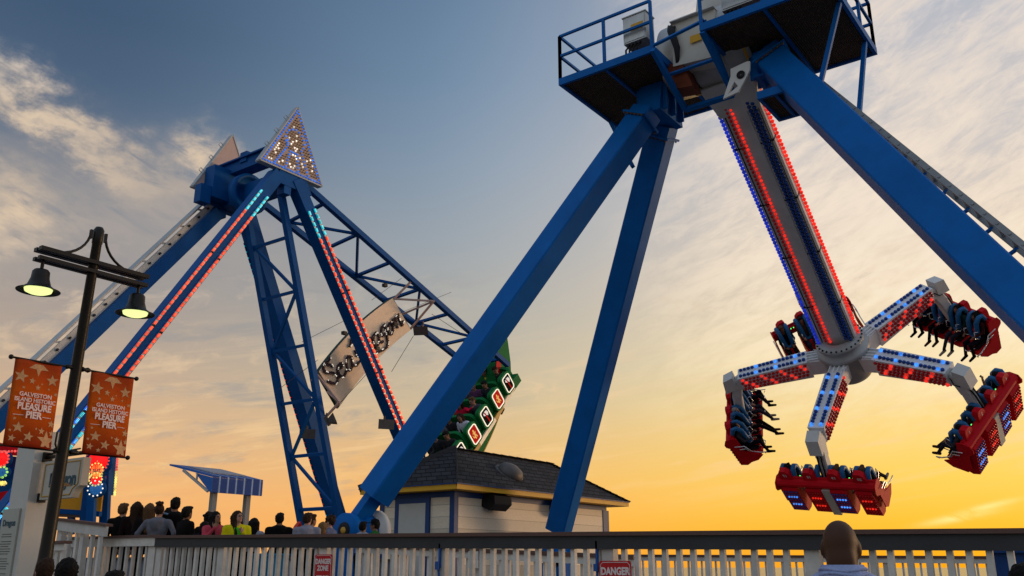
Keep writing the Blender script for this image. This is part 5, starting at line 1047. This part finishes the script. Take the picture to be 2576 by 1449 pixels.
def head_prims(prims, hc, Rm, sc=1.0, bald=False):
    hp = lambda v: hc+Rm@(np.array(v)*sc)
    prims += [e_(hp((0, -.012, .015)), np.array((.075, .096, .10))*sc, SKIN, .02, Rm), e_(hp((0, .018, -.045)), np.array((.058, .072, .072))*sc, SKIN, .03, Rm), e_(hp((0, .05, -.088)), np.array((.03, .03, .025))*sc, SKIN, .03, Rm)]
    prims += [c_(hp((0, .088, .01)), hp((0, .108, -.03)), .009*sc, .014*sc, SKIN, .018), e_(hp((0, .082, .022)), np.array((.05, .012, .008))*sc, SKIN, .02, Rm)]
    for s in (-1, 1):
        prims.append(e_(hp((s*.077, -.005, -.012)), np.array((.011, .024, .036))*sc, SKIN, .012, Rm@rot('Z', s*18)))
        prims.append(e_(hp((s*.03, .081, .004)), np.array((.013, .008, .007))*sc, DARK, .004, Rm))
    prims.append(e_(hp((0, .082, -.062)), np.array((.024, .010, .008))*sc, LIP, .006, Rm))
def hair_mesh(style, hc, Rm, h, sc=1.0):
    hp = lambda v: hc+Rm@(np.array(v)*sc); pr = [e_(hp((0, -.022, .028)), np.array((.088, .104, .106))*sc, 0, .02, Rm)]
    cut = [e_(hp((0, .105, -.055)), np.array((.073, .085, .115))*sc, 0, .01, Rm)]
    if style == 'short': pr += [e_(hp((0, -.06, -.03)), np.array((.07, .05, .06))*sc, 0, .03, Rm), e_(hp((.02, .04, .1)), np.array((.06, .06, .035))*sc, 0, .03, Rm)]; cut.append(e_(hp((0, -.02, -.15)), np.array((.12, .14, .07))*sc, 0, .01, Rm))
    if style in ('long', 'longer'):
        L = .3 if style == 'long' else .4
        pr += [c_(hp((0, -.07, 0)), hp((0, -.10, -L)), .085*sc, .07*sc, 0, .05)]
        for s in (-1, 1): pr += [c_(hp((s*.075, -.02, .01)), hp((s*.085, .015, -L*.85)), .038*sc, .03*sc, 0, .04), c_(hp((s*.06, -.07, 0)), hp((s*.08, -.07, -L)), .05*sc, .035*sc, 0, .04)]
    if style == 'bob': pr += [c_(hp((0, -.05, .0)), hp((0, -.06, -.1)), .09*sc, .085*sc, 0, .05)]
    if style == 'bun': pr += [e_(hp((0, -.05, .14)), np.array((.06, .055, .05))*sc, 0, .02, Rm)]+[e_(hp((.06*math.cos(i*1.1), -.05+.05*math.sin(i*1.1), .14+.02*math.sin(i*2.3))), np.array((.022,)*3)*sc, 0, .01, I3) for i in range(7)]
    if style == 'curly': pr += [e_(hp((.088*math.cos(i*2.4)*math.cos(i*.35), -.03+.1*math.sin(i*2.4)*math.cos(i*.35), .04+.09*math.sin(i*.35))), np.array((.035,)*3)*sc, 0, .012, I3) for i in range(16)]
    if style == 'pony': pr += [c_(hp((0, -.12, .05)), hp((0, -.17, -.2)), .04*sc, .02*sc, 0, .03)]
    V, Q, L = grow(pr, h, cut)
    C0 = V-np.array(hc); n_ = C0/np.maximum(np.linalg.norm(C0, axis=1, keepdims=True), 1e-6)     # strands: an uneven outline
    w_ = np.sin(C0[:, 0]*140+7*np.sin(C0[:, 2]*30))+np.sin(C0[:, 1]*170+5*np.sin(C0[:, 2]*41)); V = V+n_*(w_*.0045)[:, None]
    return V, Q, L
HAIRC = {'black': (.008, .006, .005), 'brown': (.035, .016, .008), 'light': (.12, .06, .025), 'grey': (.35, .32, .3), 'blond': (.2, .11, .04), 'red': (.07, .015, .01)}
def cloth(c): return mat('cloth_%02x%02x%02x' % c, lin(c), .9, 0, .22, 9, .35, spec=.1)
def skinm(k): return mat('skin_'+k, {'l': (.45, .24, .17), 'm': (.3, .15, .095), 'd': (.062, .023, .010), 'o': (.2, .095, .055)}[k], .55, 0, .12, 12, .03, spec=.22)
def hairm(k): return mat('hair_'+k, HAIRC[k], .6, 0, .5, 45, .6, spec=.15)
eyem = mat('eye_dark', (.01, .008, .007), .3); lipm = mat('lip', (.3, .07, .06), .5)
MESHC = {}
def body_standing(arms='down', head=(0, 0), hood=False, h=.02, long_sleeve=True, build=1.0, jacket=False, hsc=1.0, tee_neck=False):
    pr = []; b = build
    pr += [e_((0, 0, .96), (.165*b, .12*b, .13), LEG_, .06), e_((0, .0, 1.12), (.15*b, .115*b, .17), TOP, .06), e_((0, -.01, 1.30), (.18*b, .12*b, .18), TOP, .06), c_((-.15*b, -.01, 1.42), (.15*b, -.01, 1.42), .062, .062, TOP, .06)]
    pr += [c_((0, -.015, 1.42), (0, .005, 1.54), .058, .052, SKIN, .03), c_((-.07, -.02, 1.455), (.07, -.02, 1.455), .055, .055, TOP, .04)]
    for s in (-1, 1):
        pr += [c_((s*.095, 0, .93), (s*.1, .02, .5), .088*b, .06, LEG_, .04), c_((s*.1, .02, .5), (s*.1, -.02, .1), .058, .042, LEG_, .03), c_((s*.1, -.04, .05), (s*.11, .14, .035), .045, .035, SHOE, .02)]
    AR = {'down': ((.24, -.02, 1.16), (.25, .06, .92), (0, .1, -1)), 'front': ((.25, .02, 1.17), (.16, .26, 1.12), (-.3, 1, .1)), 'rail': ((.30, .10, 1.18), (.22, .34, 1.12), (-.4, 1, 0)), 'chest': ((.24, .05, 1.17), (.09, .20, 1.32), (-.6, .2, .8)), 'chin': ((.22, .10, 1.2), (.06, .19, 1.42), (-.3, -.1, 1)), 'hips': ((.36, -.06, 1.2), (.24, .05, 1.02), (-.6, .6, -.4))}
    ar = (arms, arms) if isinstance(arms, str) else arms
    for s, nm in ((-1, ar[0]), (1, ar[1])):
        e, w, d = [np.array(q, float)*np.array((s, 1, 1)) for q in AR[nm]]; sh = np.array((s*.195*b, -.01, 1.415))
        el = TOP if long_sleeve else SKIN
        pr += [c_(sh, e, .057, .047, TOP, .04), c_(e, w, .045, .034 if long_sleeve else .028, el, .02)]
        hand(pr, w, d, (0, .4, .9) if nm in ('front', 'rail') else (-s*.3, -1, 0), .35, -s)
    if hood: pr += [e_((0, -.105, 1.43), (.115, .07, .07), TOP, .05), e_((0, -.13, 1.36), (.075, .05, .09), TOP, .04)]
    hc = np.array((0, .012, 1.635)); Rm = rot('Z', head[0])@rot('X', head[1]); head_prims(pr, hc, Rm, hsc)
    return pr, hc, Rm
def seated(arms='bar', head=(0, 0), lean=0, hsc=1.08, kick=.18):
    """seated figure: hips at the origin, facing +y, z up"""
    pr = []; Rl = rot('X', lean); q = lambda v: Rl@np.array(v, float)
    pr += [e_((0, 0, .02), (.16, .125, .11), LEG_, .05), e_(q((0, 0, .20)), (.145, .11, .17), TOP, .05, Rl), e_(q((0, 0, .37)), (.175, .115, .17), TOP, .05, Rl), c_(q((-.14, 0, .48)), q((.14, 0, .48)), .06, .06, TOP, .05), c_(q((0, 0, .48)), q((0, .01, .6)), .055, .05, SKIN, .03)]
    for s in (-1, 1):
        pr += [c_((s*.09, .02, .0), (s*.1, .48, .03), .082, .06, LEG_, .04), c_((s*.1, .48, .03), (s*.1+.02, .48+kick+.05*s, -.37), .058, .044, LEG_, .03), c_((s*.1+.02, .46+kick+.05*s, -.42), (s*.105+.02, .66+kick+.05*s, -.46), .046, .036, SHOE, .02)]
        nm = arms[0 if s < 0 else 1] if not isinstance(arms, str) else arms
        e, w, d = {'bar': ((.24, .1, .26), (.16, .33, .24), (-.2, 1, -.1)), 'up': ((.26, .08, .62), (.28, .12, .88), (0, .1, 1)), 'wave': ((.34, .1, .5), (.55, .12, .62), (1, .1, .4)), 'lap': ((.23, .08, .24), (.12, .26, .14), (-.4, 1, -.2))}[nm]
        f = lambda v: q(np.array(v)*np.array((s, 1, 1)))
        pr += [c_(q((s*.19, 0, .475)), f(e), .054, .044, TOP, .04), c_(f(e), f(w), .042, .03, TOP if nm != 'up' else SKIN, .02)]; hand(pr, f(w), f(d), (0, .3, 1) if nm != 'up' else (0, -1, 0), .4, -s)
    hc = q((0, .02, .70)); Rm = Rl@rot('Z', head[0])@rot('X', head[1]); head_prims(pr, hc, Rm, hsc)
    return pr, hc, Rm
def person(label, M, key, prims_fn, skin='m', top=(20, 20, 22), legs=(18, 20, 26), shoe=(16, 14, 13), hair=('short', 'black'), h=.02, group=None, extra=None):
    if key not in MESHC:
        pr, hc, Rm = prims_fn(); V, Q, L = grow(pr, h); MESHC[key] = (to_mesh('body', V, Q, L), hc, Rm)
        for m_ in (None,)*6: MESHC[key][0].materials.append(None)
    me, hc, Rm = MESHC[key]
    o = bpy.data.objects.new('person', me); COL.objects.link(o); o.matrix_basis = M
    for i, m_ in enumerate((skinm(skin), cloth(top), cloth(legs), cloth(shoe), eyem, lipm)):
        o.material_slots[i].link = 'OBJECT'; o.material_slots[i].material = m_
    tag(o, label, 'person', group)
    if hair:
        hk = (key, hair[0])
        if hk not in MESHC:
            V, Q, L = hair_mesh(hair[0], hc, Rm, max(h*.7, .012)); mh = to_mesh('hair', V, Q, L*0); mh.materials.append(None); MESHC[hk] = mh
        ho = bpy.data.objects.new('hair', MESHC[hk]); COL.objects.link(ho); ho.parent = o; ho.material_slots[0].link = 'OBJECT'; ho.material_slots[0].material = hairm(hair[1])
    if extra: extra(o)
    return o
def stand(u, v, D, turn, label, key, fn, crown=1.765, **kw):
    """feet on the floor so that the crown is at the measured point; turn = heading, 0 = away from the viewer, + = to the right"""
    fl = kw.pop('floor', DECK)
    if fl == DECK: rr = ray(u, v); D = max(D, 9.62*rr.dot(FH)/rr.y + (D-15.2)*.55)   # everyone stands behind the ramp fence
    p = onD(u, v, D); s = (p.z-fl)/crown
    away = math.atan2(p.x-EYE.x, p.y-EYE.y)     # heading from +Y towards +X
    M = Matrix.Translation((p.x, p.y, fl)) @ Matrix.Rotation(-(away+R(turn)), 4, 'Z') @ Matrix.Diagonal((s if s > .9 else s*1.04, s if s > .9 else s*1.04, s, 1))
    return person(label, M, key, fn, **kw)
st = lambda **k: (lambda: body_standing(**k))
GC = 'crowd watching from the deck'
stand(312, 1266, 15.9, 12, 'person with tousled light brown hair and black shirt at the left end of the crowd', 'sA', st(head=(-18, 0), build=1.08, long_sleeve=False), hair=('short', 'light'), top=(15, 14, 15), skin='l', group=GC)
stand(346, 1262, 16.3, -4, 'person with long straight dark hair beside the light haired one in black', 'sB', st(head=(4, 0)), hair=('longer', 'brown'), top=(30, 18, 18), skin='l', group=GC)
stand(378, 1266, 16.6, 0, 'person with long chestnut hair behind the grey hoodie', 'sB', None, hair=('longer', 'light'), top=(24, 20, 20), skin='l', group=GC)
stand(403, 1268, 15.2, 22, 'person in heather grey hoodie with hair in a messy bun, seen from behind', 'sC', st(arms='hips', hood=True, build=1.15, head=(6, 6)), hair=('bun', 'brown'), top=(104, 104, 112), skin='l', group=GC, legs=(30, 34, 46))
stand(427, 1277, 16.9, 8, 'short dark haired person half hidden behind the grey hoodie', 'sA', None, hair=('short', 'black'), top=(22, 24, 40), group=GC)
stand(443, 1251, 16.2, 2, 'tallest person in the crowd, short dark hair and black top with a pale shoulder stripe', 'sD', st(hood=True, head=(0, 0), build=1.1), hair=('short', 'black'), top=(16, 15, 16), skin='m', group=GC,
      extra=lambda o: (lambda mb: mb.build('shoulder_stripe', cloth((120, 150, 180)), o))(MB(o.matrix_basis.copy()).path([(-.20, -.05, 1.475), (-.16, -.085, 1.47), (-.08, -.115, 1.45)], .018, 6)))
stand(472, 1274, 15.6, 60, 'person in dark jacket turned to the right with a red print on the chest', 'sE', st(head=(10, 4), arms='front', build=1.1), hair=('short', 'black'), top=(20, 17, 17), skin='o', group=GC)
stand(515, 1311, 15.8, 5, 'small child with dark hair next to the person in the pink top', 'sB', None, hair=('bob', 'black'), top=(22, 22, 30), group=GC)
stand(527, 1290, 16.8, 15, 'short curly haired person behind the one in the pink top', 'sA', None, hair=('curly', 'black'), top=(30, 24, 24), group=GC)
stand(545, 1286, 15.6, 165, 'person in pink top with long dark hair, hand raised to the chin', 'sF', st(arms=('down', 'chin'), head=(28, 8)), hair=('longer', 'black'), top=(190, 70, 85), skin='m', group=GC)
def glasses(o):
    m = MB(o.matrix_basis @ Matrix.Translation((0, .012, 1.635)) @ Matrix.Rotation(R(30), 4, 'Z') @ Matrix.Rotation(R(12), 4, 'X'))
    for s in (-1, 1): m.path([(s*.03+.026*math.cos(t), .098, .004+.02*math.sin(t)) for t in [2*PI*i/10 for i in range(11)]], .004, 4)
    m.path([(-.01, .1, .006), (.01, .1, .006)], .004, 4); m.build('glasses', black, o)
    m = MB(o.matrix_basis.copy()); m.prism([(-.07, 1.42), (.07, 1.42), (.06, 1.15), (.04, 1.0), (-.04, 1.0), (-.06, 1.15)], lambda x, z, t: (x, t, z), .085, .128); m.build('green_shirt', cloth((70, 190, 40)), o)
stand(600, 1284, 15.4, 172, 'person in yellow jacket and green shirt with glasses, hand on chest', 'sG', st(arms=('chest', 'front'), head=(30, 12), build=1.1), hair=('longer', 'brown'), top=(205, 195, 20), skin='l', group=GC, extra=glasses)
stand(641, 1303, 16, 25, 'person with wavy black hair down the back and pale top, right of the yellow jacket', 'sB', None, hair=('long', 'black'), top=(150, 150, 160), group=GC)
stand(705, 1290, 15.8, -10, 'person in black hoodie standing alone, left of the red dragon fins', 'sH', st(hood=True, build=1.15, head=(-15, 0)), hair=('short', 'black'), top=(14, 14, 16), group=GC)
stand(775, 1290, 15.4, 12, 'person in pale grey hoodie with short dark hair, right of the red dragon fins', 'sH', None, hair=('short', 'brown'), top=(132, 132, 145), skin='l', group=GC)
stand(784, 1294, 16.1, 70, 'person whose profile shows just behind the pale grey hoodie', 'sE', None, hair=('short', 'brown'), top=(26, 24, 26), group=GC)
stand(813, 1313, 15.6, 20, 'child with blond bobbed hair at the blue ride foot', 'sB', None, hair=('bob', 'blond'), top=(150, 30, 90), skin='l', group=GC)
def flower(o):
    m = MB(o.matrix_basis.copy())
    for i in range(6): m.ball((.085+.02*math.cos(i), -.02+.035*math.cos(i*1.05), 1.62+.035*math.sin(i*1.05)), .028, 0, 7, 5)
    m.build('hair_flower', mat('flower_red', (.6, .02, .01), .6), o)
stand(831, 1298, 16.0, -62, 'person facing left with dark curls and a red flower in the hair', 'sI', st(head=(0, 0)), hair=('curly', 'brown'), top=(90, 100, 130), skin='l', group=GC, extra=flower)
stand(914, 1312, 17.2, 5, 'person in white shirt right of the cream hub cap of the ride foot', 'sA', None, hair=('short', 'black'), top=(165, 168, 180), group=GC)
def cap(o):
    m = MB(o.matrix_basis.copy()); m.lathe([(.1, .0), (.1, .05), (.07, .09), (.01, .1)], (0, .0, 1.685), (0, 0, 1), 14); m.prism([(-.07, .07), (.07, .07), (.05, .19), (-.05, .19)], lambda x, y, z: (x, y, z), 1.685, 1.70); m.build('cap', cloth((20, 20, 24)), o)
stand(944, 1307, 17.0, -70, 'person in dark cap and green shirt between the ride foot and the booth', 'sI', None, hair=('short', 'black'), top=(30, 90, 40), skin='o', group=GC, extra=cap)
# foreground
def bald():
    pr, hc, Rm = body_standing(head=(-3, 2), h=.012, build=1.12, hsc=1.06)
    pr = [p for p in pr if not (p[-2] in (SKIN, DARK, LIP) and (p[1][2] > 1.5 or p[0] == 'c' and p[2][2] > 1.52))]; hc = hc-np.array((0, 0, .026)); head_prims(pr, hc, Rm, .93); pr.append(c_((0, -.015, 1.44), (0, -.01, 1.56), .060, .054, SKIN, .03))
    pr += [e_((0, -.06, 1.54), (.05, .035, .05), SKIN, .04)]; return pr, hc, Rm
def collar(o):
    m = MB(o.matrix_basis.copy()); m.lathe([(.12, -.05), (.092, .03), (.078, .075), (.084, .08), (.100, .04), (.13, -.05)], (0, -.018, 1.455), (0, .0, 1), 28)
    for q in range(3): m.path([((.105-.007*q)*math.cos(R(t)), -.018+(.105-.007*q)*math.sin(R(t)), 1.478+.018*q+.006*math.sin(R(3*t+80*q))) for t in range(180, 361, 12)], .0075, 6)
    m.build('collar', cloth((150, 160, 196)), o)
stand(2108, 1309, 4.0, 2, 'bald person in pale blue collared shirt at the lower right, seen from behind', 'fA', bald, hair=None, skin='d', top=(150, 160, 196), h=.011, floor=0, extra=collar, crown=1.715)
stand(173, 1403, 8.2, 5, 'dark silhouetted person with covered head at the lower left, right of the lamp post', 'fB', st(hood=True, build=1.1, h=.016), hair=('bob', 'black'), top=(14, 12, 14), skin='o', floor=0, h=.016)
stand(288, 1436, 7.6, 0, 'dark haired person whose crown just shows below the white fence section', 'sA', None, hair=('short', 'black'), top=(20, 18, 20), floor=0)
stand(117, 1404, 9.0, -5, 'person in pale striped shirt partly hidden behind the lamp post', 'sD', None, hair=('short', 'brown'), top=(120, 130, 150), skin='l', floor=0)
stand(2572, 1418, 6.2, 10, 'dark haired person at the right edge in front of the blue cabinet', 'sA', None, hair=('short', 'black'), top=(20, 18, 20), skin='o', floor=0)
# riders on the pendulum
POS = ['first', 'second', 'third', 'last']; WH = {0: 'left hand gondola', 1: 'lowest gondola', 2: 'right hand outer gondola', 3: 'upper right gondola', 4: 'gondola behind the arm'}
tops = [(30, 40, 60), (22, 20, 22), (60, 24, 26), (36, 60, 60), (80, 70, 62), (20, 22, 30), (60, 60, 66)]
DES = ['navy top', 'black top', 'maroon top', 'teal top', 'tan top', 'dark blue top', 'grey top']
hs = [('short', 'black'), ('long', 'brown'), ('short', 'brown'), ('pony', 'black'), ('short', 'light'), ('curly', 'black')]
HD = ['short black hair', 'long brown hair', 'short brown hair', 'black ponytail', 'short fair hair', 'curly black hair']
n_ = 0
for gi in range(5):
    G = GON[gi]
    # number the seats from left to right in view
    seats = sorted(range(4), key=lambda i: (G @ Vector((-1.08+.72*i, 0, 0)) - EYE).normalized().dot(RT))
    for rank, i in enumerate(seats):
        if gi == 1 and rank == 1: continue
        k = (gi*3+i*2+n_) % 7; hh = (gi+i*5+n_) % 6; n_ += 1
        hr = ('short', 'grey') if (gi, rank) == (0, 1) else hs[hh]; hdn = 'short grey hair' if (gi, rank) == (0, 1) else HD[hh]
        v = (gi+i) % 3
        if (gi, rank) in ((0, 3), (3, 1), (2, 2)): v = 3
        person('rider in %s, %s, %s from left, %s' % (DES[k], hdn, POS[rank], WH[gi]), G @ Matrix.Translation((-1.08+.72*i, .13, -.33)) @ Matrix.Scale(1.08, 4), ('r', v), (lambda v=v: seated((('bar', 'bar'), ('lap', 'lap'), ('bar', 'lap'), ('lap', 'up'))[v], head=((0, 0), (14, -4), (-16, 4), (20, 8))[v], lean=3, kick=(.04, .2, .32, .12)[v])), skin='mlmo'[(gi+i) % 4], top=tops[k], legs=((18, 20, 30), (14, 14, 16), (40, 44, 58))[(gi+2*i) % 3], shoe=((16, 14, 13), (150, 140, 130), (70, 40, 30))[(gi+i) % 3], hair=hr, h=.022, group='riders on the pendulum')
# riders on the ship
RW = ['lowest', 'second lowest', 'middle', 'second highest', 'highest']; RX = ['near', 'centre', 'far']
st_top = [(24, 22, 24), (22, 20, 24), (70, 72, 78), (110, 50, 20), (150, 14, 40), (40, 40, 48), (60, 34, 60), (22, 24, 30), (170, 130, 30), (46, 46, 60), (24, 22, 24), (130, 130, 140), (60, 26, 26), (30, 30, 34), (22, 22, 26)]
sn = ['black jacket', 'dark top', 'grey hoodie', 'rust orange top', 'crimson top', 'slate top', 'purple top', 'charcoal top', 'mustard top', 'blue grey top', 'black top', 'pale grey top', 'maroon top', 'dark grey top', 'near black top']
order = {0: (10, 14, 13), 1: (11, 1, 2), 2: (5, 4, 3), 3: (7, 6, 9), 4: (0, 8, 13)}
for ri, s in enumerate(SROW):
    for xi, x in enumerate((hx1-.38, hc-.02, hx0+.42)):
        k = order[ri][xi]; v = (ri+xi) % 3
        Mx = SM @ Matrix.Translation((x, s+.22, -10.84)) @ Matrix.Rotation(PI, 4, 'Z') @ Matrix.Scale(1.12, 4)
        arms_up = (ri, xi) == (2, 1)
        person('rider in %s, %s seat of the %s row, swinging ship' % (sn[k], RX[xi], RW[ri]), Mx, ('up',) if arms_up else ('r', v), (lambda: seated(('wave', 'bar'), head=(10, 0), lean=-8)) if arms_up else (lambda v=v: seated(('bar', 'lap', 'bar')[v] if v < 2 else ('bar', 'lap'), head=((0, 0), (14, -4), (-16, 4))[v], lean=3)), skin='mlm'[(ri*2+xi) % 3], top=tuple(min(255, int(c*1.6+14)) for c in st_top[k]), hair=hs[(ri*2+xi*3) % 6] if (ri, xi) != (1, 0) else ('longer', 'brown'), h=.022, group='riders on the swinging ship')
